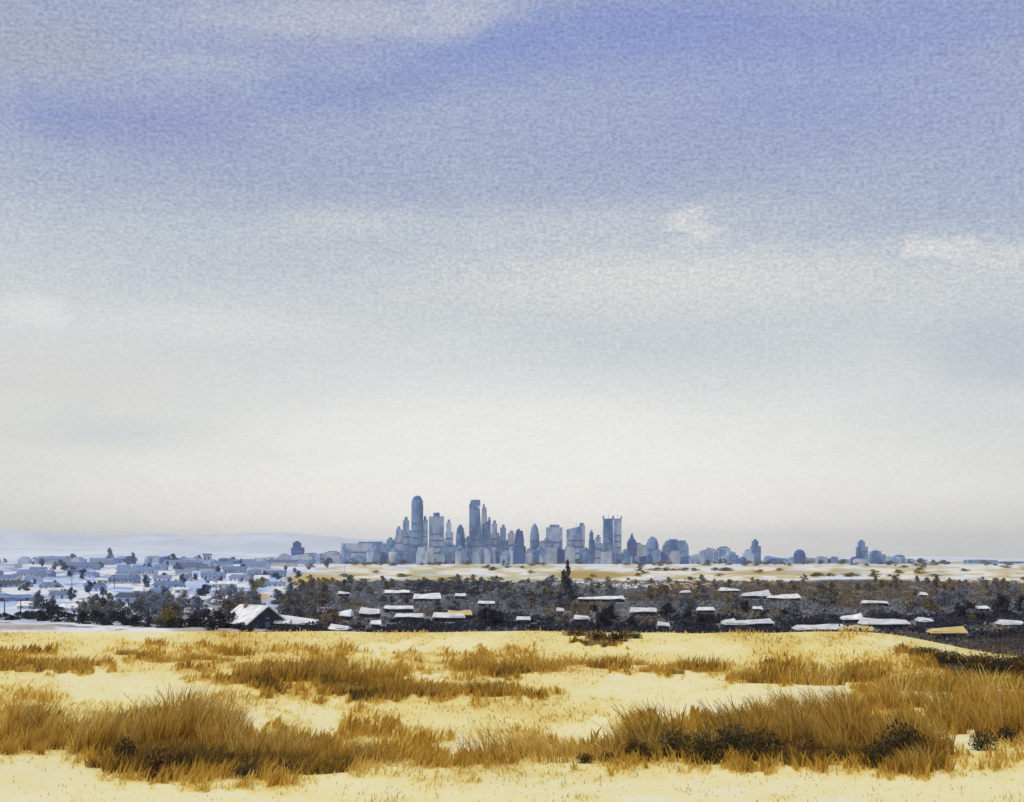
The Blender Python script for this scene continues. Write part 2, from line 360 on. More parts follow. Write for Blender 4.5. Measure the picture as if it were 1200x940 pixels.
# tones need a consistent place on the sheet: near the viewer the layout simply continues
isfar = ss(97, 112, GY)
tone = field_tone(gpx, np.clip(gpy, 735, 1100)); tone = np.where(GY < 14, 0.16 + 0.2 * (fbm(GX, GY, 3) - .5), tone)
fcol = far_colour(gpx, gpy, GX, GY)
nr, ncol = GX.shape
idx = np.arange(nr * ncol).reshape(nr, ncol)
fc = np.stack([idx[:-1, :-1], idx[:-1, 1:], idx[1:, 1:], idx[1:, :-1]], -1).reshape(-1, 4)
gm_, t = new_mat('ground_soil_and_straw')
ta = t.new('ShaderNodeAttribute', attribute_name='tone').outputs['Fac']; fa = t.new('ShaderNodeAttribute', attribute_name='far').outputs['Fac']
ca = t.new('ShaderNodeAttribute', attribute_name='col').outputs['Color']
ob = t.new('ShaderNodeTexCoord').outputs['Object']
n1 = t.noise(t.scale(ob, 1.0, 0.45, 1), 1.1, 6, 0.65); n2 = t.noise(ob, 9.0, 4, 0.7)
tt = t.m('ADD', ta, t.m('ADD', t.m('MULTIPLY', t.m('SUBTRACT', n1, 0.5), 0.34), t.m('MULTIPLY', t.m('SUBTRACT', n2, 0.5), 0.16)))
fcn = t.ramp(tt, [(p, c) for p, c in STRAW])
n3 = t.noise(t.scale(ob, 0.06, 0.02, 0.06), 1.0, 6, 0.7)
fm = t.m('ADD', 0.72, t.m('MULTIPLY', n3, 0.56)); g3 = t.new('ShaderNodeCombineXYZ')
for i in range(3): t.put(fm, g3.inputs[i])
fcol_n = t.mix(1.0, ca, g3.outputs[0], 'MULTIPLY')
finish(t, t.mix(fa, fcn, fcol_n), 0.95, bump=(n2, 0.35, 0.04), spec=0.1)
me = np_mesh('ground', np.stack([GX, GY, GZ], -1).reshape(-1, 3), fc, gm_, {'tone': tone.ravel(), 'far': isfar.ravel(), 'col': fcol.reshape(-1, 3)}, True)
tag(link('ground', me), 'pale straw field falling away to a wide white and ochre plain', 'ground', kind='structure')

# far hills, low and pale at the left
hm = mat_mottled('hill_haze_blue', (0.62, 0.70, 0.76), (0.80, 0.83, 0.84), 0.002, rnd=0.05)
hp = [(-200, 618), (-60, 621), (0, 621), (30, 624), (110, 627), (180, 626), (260, 627), (300, 624), (360, 626), (420, 631), (500, 638), (600, 645), (700, 650), (900, 654)]
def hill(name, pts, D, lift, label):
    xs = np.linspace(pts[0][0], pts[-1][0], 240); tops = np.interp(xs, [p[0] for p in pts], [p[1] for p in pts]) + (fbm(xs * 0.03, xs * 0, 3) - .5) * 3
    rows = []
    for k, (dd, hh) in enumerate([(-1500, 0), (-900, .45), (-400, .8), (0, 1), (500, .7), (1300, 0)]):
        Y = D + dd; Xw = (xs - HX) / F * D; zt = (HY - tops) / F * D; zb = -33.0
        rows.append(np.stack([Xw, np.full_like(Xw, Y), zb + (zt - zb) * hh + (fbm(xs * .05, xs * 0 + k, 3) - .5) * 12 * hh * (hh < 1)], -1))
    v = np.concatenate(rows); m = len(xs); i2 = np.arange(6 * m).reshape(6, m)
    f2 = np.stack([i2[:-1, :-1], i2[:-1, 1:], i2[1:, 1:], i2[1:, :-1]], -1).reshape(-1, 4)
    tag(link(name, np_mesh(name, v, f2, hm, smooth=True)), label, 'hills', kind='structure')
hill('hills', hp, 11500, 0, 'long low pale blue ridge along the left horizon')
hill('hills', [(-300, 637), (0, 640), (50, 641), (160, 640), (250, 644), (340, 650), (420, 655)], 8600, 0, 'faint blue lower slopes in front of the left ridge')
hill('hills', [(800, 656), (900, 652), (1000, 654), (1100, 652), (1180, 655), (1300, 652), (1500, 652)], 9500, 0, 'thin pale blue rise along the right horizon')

# ------------------------------------------------------------------ haze: one closed box of even air
hb = MB().box(-17500, -3050, -40, 17500, 17500, 262)
hz_, t = new_mat('haze_air')
pv = t.new('ShaderNodeVolumePrincipled'); pv.inputs['Color'].default_value = (0.985, 0.99, 1.0, 1); pv.inputs['Density'].default_value = 4.2e-5
pv.inputs['Anisotropy'].default_value = 0.0
o = t.new('ShaderNodeOutputMaterial'); t.l.new(pv.outputs[0], o.inputs['Volume'])
tag(link('haze', hb.mesh('haze', hz_)), 'pale blue haze over the plain and the city', 'haze', kind='stuff')

# ------------------------------------------------------------------ vegetation meshes
def leaf_quads(cen, size, up=0.3, r=rng):
    """random small quads round the given centres"""
    k = len(cen); a = r.normal(size=(k, 3)); a /= np.linalg.norm(a, axis=1)[:, None]
    b = r.normal(size=(k, 3)); b = np.cross(a, b); b /= np.linalg.norm(b, axis=1)[:, None]
    s = (size * (0.6 + 0.8 * r.random(k)))[:, None]
    v = np.stack([cen - a * s, cen - b * s * 0.55, cen + a * s, cen + b * s * 0.55], 1)
    return v.reshape(-1, 3), np.arange(4 * k).reshape(-1, 4)
def crown_mesh(name, h, w, base_h, leaves, leaf, cols, mat, lobes=9, cone=False):
    cs = []; cc = []
    L = []
    for i in range(lobes):
        f = (i + 0.5) / lobes; z = base_h + (h - base_h) * f
        rad = w * 0.5 * ((1 - f) * 0.9 + 0.12 if cone else (0.45 + 0.55 * math.sin(math.pi * min(1, f * 0.95 + 0.08))))
        a = random.random() * 6.28; d = rad * random.uniform(0.15, 0.7)
        L.append((math.cos(a) * d, math.sin(a) * d, z, rad * random.uniform(0.45, 0.75), (h - base_h) * random.uniform(0.14, 0.24)))
    for (x, y, z, r_, rz_) in L:
        k = leaves // lobes; p = rng.normal(size=(k, 3)); p /= np.linalg.norm(p, axis=1)[:, None]
        p *= (rng.random(k) ** 0.45)[:, None]
        cs.append(p * [r_, r_, rz_] + [x, y, z]); c = np.array(random.choice(cols)) * random.uniform(0.75, 1.3)
        cc.append(np.repeat(c[None] * rng.uniform(0.8, 1.2, (k, 1)), 1, 0))
    cs = np.concatenate(cs); cc = np.concatenate(cc); v, f = leaf_quads(cs, leaf)
    return np_mesh(name, v, f, mat, {'col': np.repeat(cc, 4, 0)})
def trunk_mesh(name, h, r, mat, limbs=4, spread=1.2):
    m = MB(); p = Vector((0, 0, -0.3)); bend = Vector((random.uniform(-.1, .1) * h, random.uniform(-.1, .1) * h, h * 0.55))
    m.tube(p, bend, r, r * 0.7); m.tube(bend, bend + Vector((0, 0, h * 0.3)), r * 0.7, r * 0.25)
    for i in range(limbs):
        a = i * 6.28 / limbs + random.random(); s_ = bend * random.uniform(0.7, 1.0)
        m.tube(s_, s_ + Vector((math.cos(a) * spread, math.sin(a) * spread, h * random.uniform(0.2, 0.35))), r * 0.45, r * 0.15, 5)
    return m.mesh(name, mat)
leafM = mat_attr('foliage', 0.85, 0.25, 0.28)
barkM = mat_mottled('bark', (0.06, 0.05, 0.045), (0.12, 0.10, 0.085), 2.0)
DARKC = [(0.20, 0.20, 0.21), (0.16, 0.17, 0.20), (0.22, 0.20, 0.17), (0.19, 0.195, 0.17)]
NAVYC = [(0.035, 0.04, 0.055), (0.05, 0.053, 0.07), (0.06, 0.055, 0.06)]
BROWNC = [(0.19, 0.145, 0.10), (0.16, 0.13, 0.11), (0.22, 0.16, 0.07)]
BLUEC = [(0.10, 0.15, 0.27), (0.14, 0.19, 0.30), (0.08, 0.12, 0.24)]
GREYC = [(0.22, 0.235, 0.27), (0.18, 0.20, 0.25), (0.25, 0.25, 0.25)]
OLIVC = [(0.26, 0.22, 0.06), (0.34, 0.28, 0.09), (0.20, 0.19, 0.06)]
def tree_set(key, cols, h, w, leaves=520, leaf=0.42, nvar=3, cone=False, base=0.18):
    out = []
    for i in range(nvar):
        out.append((crown_mesh(key + '_crown', h, w, h * base, leaves, leaf, cols, leafM, cone=cone), trunk_mesh(key + '_trunk', h * 0.8, h * 0.035, barkM, spread=w * 0.3)))
    return out
TREES = {'dark': tree_set('dark', DARKC, 6, 8, 620, 0.42, 4, base=0.05), 'navy': tree_set('navy', NAVYC, 5, 8, 620, 0.40, 3, base=0.0), 'brown': tree_set('brown', BROWNC, 5.5, 7.5, 560, 0.4, 3, base=0.05),
         'blue': tree_set('blue', BLUEC, 7, 7, 420, 0.55, 3), 'grey': tree_set('grey', GREYC, 6.5, 8, 520, 0.45, 3, base=0.08), 'olive': tree_set('olive', OLIVC, 6, 9, 420, 0.5, 3, base=0.05),
         'conifer': tree_set('conifer', [(0.07, 0.075, 0.09), (0.09, 0.095, 0.10), (0.12, 0.12, 0.13)], 14, 8.5, 900, 0.5, 1, cone=True, base=0.05)}
KINDN = {'dark': 'broad_tree', 'navy': 'dark_bush', 'brown': 'brown_tree', 'blue': 'blue_tree', 'grey': 'grey_tree', 'olive': 'olive_tree', 'conifer': 'conifer_tree'}
def tree(key, X, Y, sc, label, group=None, whole=False, dz=0.0):
    cr, tr = random.choice(TREES[key]); rz = random.random() * 6.28
    s_ = (sc * random.uniform(0.9, 1.15), sc * random.uniform(0.9, 1.15), sc) if not isinstance(sc, tuple) else sc
    r_ = link(KINDN[key], None, None, (X, Y, gz(X, Y) - 0.05 + dz), rz, s_)
    link('crown', cr, r_); link('trunk', tr, r_)
    return tag(r_, label, 'bush' if key == 'navy' else 'tree', group)

# ------------------------------------------------------------------ buildings of the plain
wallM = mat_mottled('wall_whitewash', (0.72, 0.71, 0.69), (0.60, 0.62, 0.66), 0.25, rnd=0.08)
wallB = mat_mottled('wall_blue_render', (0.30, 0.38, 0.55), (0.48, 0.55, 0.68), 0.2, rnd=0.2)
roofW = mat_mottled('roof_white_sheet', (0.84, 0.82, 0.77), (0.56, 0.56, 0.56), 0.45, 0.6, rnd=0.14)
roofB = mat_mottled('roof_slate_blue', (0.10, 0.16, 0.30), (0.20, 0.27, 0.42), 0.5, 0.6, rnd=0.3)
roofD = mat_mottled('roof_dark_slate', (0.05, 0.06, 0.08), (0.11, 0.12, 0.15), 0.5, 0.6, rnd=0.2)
darkW = mat_mottled('wall_dark_timber', (0.035, 0.04, 0.055), (0.07, 0.07, 0.09), 0.8, rnd=0.15)
glassM = mat_mottled('window_glass', (0.04, 0.05, 0.08), (0.08, 0.10, 0.14), 1.0, 0.2, gloss=0.5)
trimM = mat_mottled('trim_white', (0.78, 0.78, 0.76), (0.70, 0.70, 0.70), 1.0)
brickM = mat_mottled('chimney_brick', (0.28, 0.20, 0.17), (0.2, 0.15, 0.13), 2.0)
def gable(m, w, d, h0, h1, over=0.4, th=0.18):
    """pitched roof, ridge along x"""
    for s_ in (-1, 1):
        y0 = s_ * (d / 2 + over); zz = h0 - (h1 - h0) / (d / 2) * over
        a = [(-w / 2 - over, y0, zz), (w / 2 + over, y0, zz), (w / 2 + over, 0, h1), (-w / 2 - over, 0, h1)]
        b = [(x, y, z + th) for x, y, z in a]
        m.add(a + b, [(0, 1, 2, 3), (4, 5, 6, 7), (0, 1, 5, 4), (1, 2, 6, 5), (2, 3, 7, 6), (3, 0, 4, 7)])
def house(kind, X, Y, w, d, h0, h1, rz, wm, rm, label, group=None, windows=True, chimney=True, cat='house'):
    r_ = link(kind, None, None, (X, Y, gz(X, Y) - 0.1), rz)
    m = MB(); m.box(-w / 2, -d / 2, -1.0, w / 2, d / 2, h0)
    for sx in (-1, 1):
        x = sx * w / 2; i = sx * 0.0
        m.add([(x, -d / 2, h0), (x, d / 2, h0), (x, 0, h1), (x - sx * .2, -d / 2, h0), (x - sx * .2, d / 2, h0), (x - sx * .2, 0, h1)], [(0, 1, 2), (3, 5, 4), (0, 2, 5, 3), (1, 4, 5, 2)])
    link('wall', m.mesh('wall', wm), r_)
    m = MB(); gable(m, w, d, h0 + 0.02, h1 + 0.02, over=max(0.3, w * 0.03), th=0.2); ro = link('roof', m.mesh('roof', rm), r_)
    if chimney:
        link('chimney', MB().box(w * .25, -0.35, h1 - 1.0, w * .25 + .7, 0.35, h1 + 1.1).mesh('chimney', brickM), ro)
    if windows:
        nwin = max(2, min(6, int(w / 3.0)))
        for i in range(nwin):
            x = -w / 2 + (i + .5) * w / nwin
            if i == nwin // 2:
                link('door', MB().box(x - .5, -d / 2 - .05, 0, x + .5, -d / 2 + .05, 2.1).mesh('door', roofB), r_)
            else:
                wn = link('window', MB().box(x - .6, -d / 2 - .04, h0 * .38, x + .6, -d / 2 + .05, h0 * .78).mesh('window', glassM), r_)
                link('frame', MB().box(x - .7, -d / 2 - .06, h0 * .33, x + .7, -d / 2 + .03, h0 * .38 - .003).mesh('frame', trimM), wn)
    return tag(r_, label, cat, group)
def shed(px, py, wpx, hpx, rm, wm, label, group=None, kind='long_shed', skew=None, cat='shed', low=1.5):
    """low farm building whose pale roof faces us; (px,py) is the middle of the roof in the photo"""
    Y0 = depth_at(py + hpx * 0.5); X, Y, z = at(px, py + hpx * 0.5 + F * low / Y0); w = wpx / F * Y; hr = max(0.8, (hpx - .6) / F * Y)
    rz = random.uniform(-0.10, 0.10) if skew is None else skew
    h0 = low; d = max(5.0, min(12, hr * 3.0))
    r_ = link(kind, None, None, (X, Y, z), rz)
    link('wall', MB().box(-w / 2 + .3, -d / 2, -1, w / 2 - .3, d / 2, h0 - .1).mesh('wall', wm), r_)
    m = MB(); k = max(2, int(w / 3)); xs = [-w / 2 + w * i / k + (random.uniform(-.6, .6) if 0 < i < k else 0) for i in range(k + 1)]
    a_, b_ = random.choice([(.35, 1), (1, .3), (.7, .7), (.9, .5)])      # ridge that steps down towards one end, as joined sheds do
    hh = [hr * max(.3, (a_ + (b_ - a_) * i / k) * random.uniform(.75, 1.15)) for i in range(k + 1)]
    fr = [(x, -d / 2 - .6, h0 - random.uniform(.05, .4)) for x in xs]; md = [(x + (w * .04 if i == 0 else -w * .04 if i == k else 0), .1, h0 + hh[i]) for i, x in enumerate(xs)]
    bk = [(x, d / 2 + .6, h0 - .2) for x in xs]; lo = [(x, y, z_ - .15) for x, y, z_ in fr + bk]
    K = k + 1; fs = []
    for i in range(k):
        fs += [(i, i + 1, K + i + 1, K + i), (K + i, K + i + 1, 2 * K + i + 1, 2 * K + i), (3 * K + i, 3 * K + i + 1, i + 1, i), (2 * K + i, 2 * K + i + 1, 4 * K + i + 1, 4 * K + i),
               (3 * K + i, 4 * K + i, 4 * K + i + 1, 3 * K + i + 1)]
    fs += [(0, K, 2 * K, 4 * K, 3 * K), (k, 3 * K + k, 4 * K + k, 2 * K + k, K + k)]
    m.add(fr + md + bk + lo, fs); link('roof', m.mesh('roof', rm), r_)
    for i in range(max(1, min(3, int(w / 8)))):
        x = -w / 2 + (i + .5) * w / max(1, min(3, int(w / 8)))
        link('door', MB().box(x - .8, -d / 2 - .06, 0, x + .8, -d / 2 + .05, h0 - .25).mesh('door', roofD), r_)
    return tag(r_, label, cat, group)

WHITES = []     # photo boxes (x0,x1,y) that stay open to view between the trees
def white(px0, px1, y, h=4, what='shed', rm=None):
    WHITES.append((px0 - 1, px1 + 1, y, h))

# pale roofs showing in the dark woodland: photo x range, y, height, look
SHEDS = [
    (560, 580, 706, 3, 'long'), (1010, 1040, 706, 3, 'long'), (1170, 1198, 729, 3, 'long'), 
    (396, 410, 694, 3, 'small'), (450, 481, 692, 4, 'long'), (484, 517, 697, 8, 'broad'), (533, 546, 696, 4, 'small'), (450, 485, 712, 4, 'long'),
    (372, 390, 715, 6, 'small'), (395, 413, 719, 7, 'small'), (422, 446, 716, 8, 'broad'), (507, 545, 722, 5, 'long'), (463, 497, 722, 4, 'long'), (524, 553, 719, 7, 'ochre'),
    (434, 447, 731, 3, 'small'), (387, 410, 736, 5, 'low'), (677, 732, 700, 4, 'longest'), (738, 770, 714, 6, 'broad'), (797, 809, 693, 3, 'small'),
    (843, 866, 690, 4, 'long'), (817, 837, 713, 4, 'small'), (848, 861, 727, 4, 'small'), (770, 785, 731, 4, 'small'), (652, 661, 715, 3, 'small'), (673, 690, 724, 3, 'small'),
    (870, 902, 695, 7, 'broad'), (900, 937, 698, 5, 'long'), (882, 893, 712, 3, 'small'), (847, 905, 728, 5, 'longest'), (986, 1010, 721, 6, 'broad'),
    (1008, 1064, 727, 7, 'longest'), (931, 990, 734, 6, 'longest'), (985, 1024, 736, 7, 'ochre'), (1075, 1091, 725, 3, 'small'), (1089, 1130, 737, 7, 'ochre'),
    (1078, 1086, 695, 4, 'small'), (1144, 1157, 712, 3, 'small'), (605, 622, 726, 3, 'small')]
roofO = mat_mottled('roof_ochre', (0.60, 0.43, 0.14), (0.72, 0.56, 0.24), 0.3, 0.7, rnd=0.08)
def where(px):
    for lim, s_ in [(430, 'just right of the dark gabled house'), (560, 'below the tall round topped tower'), (700, 'left of the lone conifer'), (850, 'right of the lone conifer'), (980, 'in the woodland right of centre')]:
        if px < lim: return s_
    return 'at the right of the woodland'
def row(y): return 'far row' if y < 700 else 'middle row' if y < 717 else 'near row'
SIZE = {'small': 'small white roofed shed', 'long': 'long white roofed shed', 'longest': 'very long white roofed barn', 'broad': 'broad white roofed barn', 'ochre': 'low shed with ochre roof', 'low': 'low white roofed shed'}
SUN_NO = {}
for (a, b, y, h, k) in SHEDS:
    WHITES.append((a - 1, b + 1, y, h))
    lab = f"{SIZE[k]} {where(a)}, {row(y)}"
    SUN_NO.setdefault(lab, []).append((a, b, y, h, k))
for lab, L in SUN_NO.items():
    for i, (a, b, y, h, k) in enumerate(L):
        shed((a + b) / 2, y, b - a, h, roofO if k == 'ochre' else roofW, darkW, lab if len(L) == 1 else lab + (', ' + ['first', 'second', 'third', 'fourth', 'fifth', 'sixth'][i] + ' from left'))

# ------------------------------------------------------------------ dark woodland
def blocked(px, top, base, halfw):
    for (a, b, y, h) in WHITES:
        if px + halfw > a and px - halfw < b and top < y + h / 2 + 1 and base > y + h / 2 + 1 - .5 * h: return True
    return False
def in_wood(px, py):
    if px < dark_edge_left(py): return False
    return py > 681.8
cnt = 0; tries = 0
while cnt < 292 and tries < 12000:
    tries += 1
    Y = math.exp(random.uniform(math.log(300), math.log(1350))); px = random.uniform(318, 1290); X = (px - HX) / F * Y; z = gz(X, Y); py = HY - F * z / Y
    if not in_wood(px, py) or (px < 384 and py > 722): continue
    sc = random.uniform(0.62, 1.15) * (1.0 if Y < 700 else 0.95)
    navy = py > 716 and (600 < px < 1010 or px > 1100) and random.random() < 0.6
    if py > 728 and random.random() < 0.5: navy = True
    brown = (px > 760 and py < 706 and random.random() < 0.7) or random.random() < 0.14 or (1040 < px < 1150 and py > 715) or (370 < px < 400 and py > 712)
    key = 'navy' if navy else 'brown' if brown else ('grey' if random.random() < 0.22 else 'dark')
    if 620 < Y < 1000 and px > 520: sc *= 0.8
    top = py - F * 6.2 * sc / Y; hw = F * 3.6 * sc / Y
    hit = False
    for try2 in range(4):
        hit = blocked(px, top, py, hw * 0.85)
        if not hit: break
        sc *= 0.7; top = py - F * 6.2 * sc / Y; hw = F * 3.6 * sc / Y
    if hit or sc < .28: continue
    kn = {'navy': 'blue black bush', 'brown': 'brown leaved tree', 'grey': 'slate grey tree', 'dark': 'dark grey tree'}[key]
    lab = f"{kn} in the dark woodland, {where(px)}"
    tree(key, X, Y, sc, lab, lab + 's' if False else f"{kn}s in the woodland {where(px)}"); cnt += 1
print('wood trees', cnt, tries)

# low scrub between the trees: nobody could count it
def scatter_scrub():
    P = []; Cc = []
    N = 9000; Yr = np.exp(rng.uniform(math.log(290), math.log(1350), N)); pxr = rng.uniform(315, 1310, N)
    for Y, px in zip(Yr, pxr):
        X = (px - HX) / F * Y; z = gz(X, Y); py = HY - F * z / Y
        if not (px > dark_edge_left(py) and py > 681.3): continue
        hh = random.uniform(0.8, 2.4); w_ = random.uniform(2.5, 6)
        if blocked(px, py - F * hh / Y, py, F * w_ / 2 / Y):
            if random.random() > .16: continue
            hh = random.uniform(.6, 1.3); w_ = random.uniform(1.5, 3)
        k = 26; p = rng.normal(size=(k, 3)) * [w_ * .3, w_ * .3, hh * .3]; p[:, 2] = np.abs(p[:, 2]) + .1
        P.append(p + [X, Y, z])
        nb = vn(px * .012, py * .1)
        col = np.array(random.choice(BROWNC if (px > 760 and py < 706) or nb > .72 else NAVYC if (py > 722 and nb < .62) or nb < .22 else DARKC + GREYC))
        Cc.append(np.repeat(col[None] * rng.uniform(.75, 1.3, (k, 1)), 1, 0))
    n_far = sum(len(p) for p in P)
    for q in range(2600):                                   # the slope that drops away behind the right corner of the field
        Y = random.uniform(104, 300); px = random.uniform(985, 1420); X = (px - HX) / F * Y; z = gz(X, Y); hh = random.uniform(.4, 1.2); k = 40
        p = rng.normal(size=(k, 3)) * [.8, .8, hh * .35]; p[:, 2] = np.abs(p[:, 2]); P.append(p + [X, Y, z])
        Cc.append(np.repeat(np.array(random.choice(BROWNC + DARKC + NAVYC))[None] * rng.uniform(.5, .9, (k, 1)), 1, 0))
    P = np.concatenate(P); Cc = np.concatenate(Cc); v, f = leaf_quads(P, np.where(np.arange(len(P)) < n_far, .5, .13))
    return np_mesh('scrub', v, f, leafM, {'col': np.repeat(Cc, 4, 0)})
tag(link('scrub', scatter_scrub()), 'low grey brown scrub covering the ground of the woodland', 'scrub', kind='stuff')

# the lone conifer that rises above the woodland
X, Y, z = at(664, 713); tree('conifer', X, Y, 1.08, 'lone dark conifer standing above the woodland roofline')

# ------------------------------------------------------------------ the house with the white roof at the near edge of the village
X, Y, z = at(318, 739)
m = MB(); w, d, h0, h1 = 13.5, 11.0, 2.0, 6.0
root = link('gabled_house', None, None, (X - 5.0, Y + 5, z - .3), R(-90 + 40), .92)      # ridge runs away to the left
hw = MB(); hw.box(-w / 2, -d / 2, -1, w / 2, d / 2, h0)
for sx in (-1, 1):
    x = sx * (w / 2); hw.add([(x, -d / 2, h0), (x, d / 2, h0), (x, 0, h1), (x - sx * .2, -d / 2, h0), (x - sx * .2, d / 2, h0), (x - sx * .2, 0, h1)], [(0, 1, 2), (3, 5, 4), (0, 2, 5, 3), (1, 4, 5, 2)])
link('wall', hw.mesh('wall', darkW), root)
m = MB(); gable(m, w, d, h0 + .02, h1 + .02, 0.7, 0.28); rf = link('roof', m.mesh('roof', roofW), root)
link('chimney', MB().box(-3, -1.4, h1 - 2, -2.2, -.6, h1 + .8).mesh('chimney', brickM), rf)
link('door', MB().box(w / 2 - .05, -.6, 0, w / 2 + .06, .6, 2.0).mesh('door', roofB), root)
for y_ in (-3.2, 3.2):
    wn = link('window', MB().box(w / 2 - .05, y_ - .6, .6, w / 2 + .05, y_ + .6, 1.6).mesh('window', glassM), root)
    link('frame', MB().box(w / 2 - .04, y_ - .7, .45, w / 2 + .08, y_ + .7, .597).mesh('frame', trimM), wn)
wn = link('window', MB().box(w / 2 - .05, -.5, 3.1, w / 2 + .05, .5, 4.1).mesh('window', glassM), root)
link('frame', MB().box(w / 2 - .04, -.6, 2.95, w / 2 + .08, .6, 3.097).mesh('frame', trimM), wn)
tag(root, 'dark timber house with a bright white gabled roof at the edge of the straw field', 'house')
X, Y, z = at(356, 739)
root = link('lean_to_barn', None, None, (X - 2.0, Y + 3, z), R(-4))
link('wall', MB().box(-4.6, -3, -1, 4.6, 3, 1.3).mesh('wall', darkW), root)
m = MB(); m.add([(-5, -3.4, 1.25), (5, -3.4, .9), (5, 3.4, 1.6), (-5, 3.4, 2.9), (-5, -3.4, 1.45), (5, -3.4, 1.05), (5, 3.4, 1.75), (-5, 3.4, 3.1)],
                [(0, 3, 2, 1), (4, 5, 6, 7), (0, 1, 5, 4), (1, 2, 6, 5), (2, 3, 7, 6), (3, 0, 4, 7)]); link('roof', m.mesh('roof', roofW), root)
link('door', MB().box(-1.2, -3.06, 0, 1.2, -2.95, 1.05).mesh('door', roofB), root)
tag(root, 'low dark lean to barn against the right side of the white roofed house', 'barn')

# dark hedges and bushes along the foot of the village
NEAR = [('navy', 226, 737, .75), ('navy', 240, 737, 1.05), ('navy', 256, 738, .95), ('navy', 270, 738, .85), ('navy', 282, 743, .5), ('navy', 293, 744, .35), ('navy', 248, 741, .6),
        ('navy', 57, 728, 1.1), ('navy', 70, 730, .7), ('navy', 84, 731, .6), ('navy', 98, 733, .75), ('navy', 114, 734, .85), ('navy', 130, 735, .85), ('navy', 144, 735, .9), ('navy', 160, 736, .6), ('navy', 174, 737, .55), ('navy', 188, 738, .5),
        ('navy', 14, 727, .35), ('navy', 30, 725, .5), ('navy', 44, 724, .45), ('navy', -4, 728, .5), ('navy', 6, 727, .5), ('navy', 22, 726, .55), ('navy', 36, 726, .6), ('navy', 48, 729, .7), ('navy', 200, 738, .5), ('navy', 212, 738, .45)]
for i, (k, px, py, s_) in enumerate(NEAR):
    X, Y, z = at(px, py)
    if px < 215: lab, g_ = 'blue black hedge bush in the low dark row left of the white roofed house', 'dark hedge bushes at the foot of the village'
    else: lab, g_ = 'blue black bush in the clump against the left side of the white roofed house', 'dark bushes beside the white roofed house'
    tree(k, X, Y, (s_ * 1.1, s_ * 1.1, s_ * .8), lab, g_)
MID = [('grey', 160, 733), ('grey', 176, 733), ('grey', 192, 731), ('grey', 208, 732), ('grey', 165, 722), ('grey', 182, 720), ('grey', 200, 719), ('grey', 218, 718), ('grey', 232, 723), ('grey', 176, 711), ('grey', 194, 709),
       ('dark', 108, 730), ('dark', 120, 728), ('dark', 132, 729), ('dark', 142, 731), ('dark', 112, 720), ('dark', 128, 719), ('dark', 98, 729),
       ('grey', 262, 716), ('grey', 274, 714), ('grey', 258, 706), ('grey', 272, 704), ('grey', 286, 712), ('grey', 298, 710), ('brown', 268, 722), ('brown', 280, 720), ('grey', 296, 719), ('dark', 330, 716), ('dark', 342, 722), ('dark', 325, 708), ('dark', 336, 712), ('dark', 352, 728), ('dark', 346, 706), ('dark', 360, 716), ('dark', 368, 726),
       ('grey', 60, 724), ('grey', 45, 713), ('olive', 296, 692), ('olive', 306, 690), ('brown', 384, 741), ('brown', 390, 740), ('brown', 204, 736), ('brown', 196, 738), ('olive', 355, 692), ('olive', 366, 688), ('olive', 380, 688), ('grey', 340, 697), ('dark', 362, 700)]
for k, px, py in MID:
    X, Y, z = at(px, py)
    wh = 'just left of the white roofed house' if px > 245 and px < 300 else 'behind the white roofed house' if px >= 300 else 'behind the left half of the hedge' if px < 155 else 'behind the right end of the low hedge'
    nm = {'grey': 'slate grey tree', 'dark': 'charcoal grey tree', 'brown': 'tawny brown bush', 'olive': 'mustard green tree'}[k]
    tree(k, X, Y, random.uniform(.8, 1.0), f'{nm} {wh}', f'{nm}s {wh}')

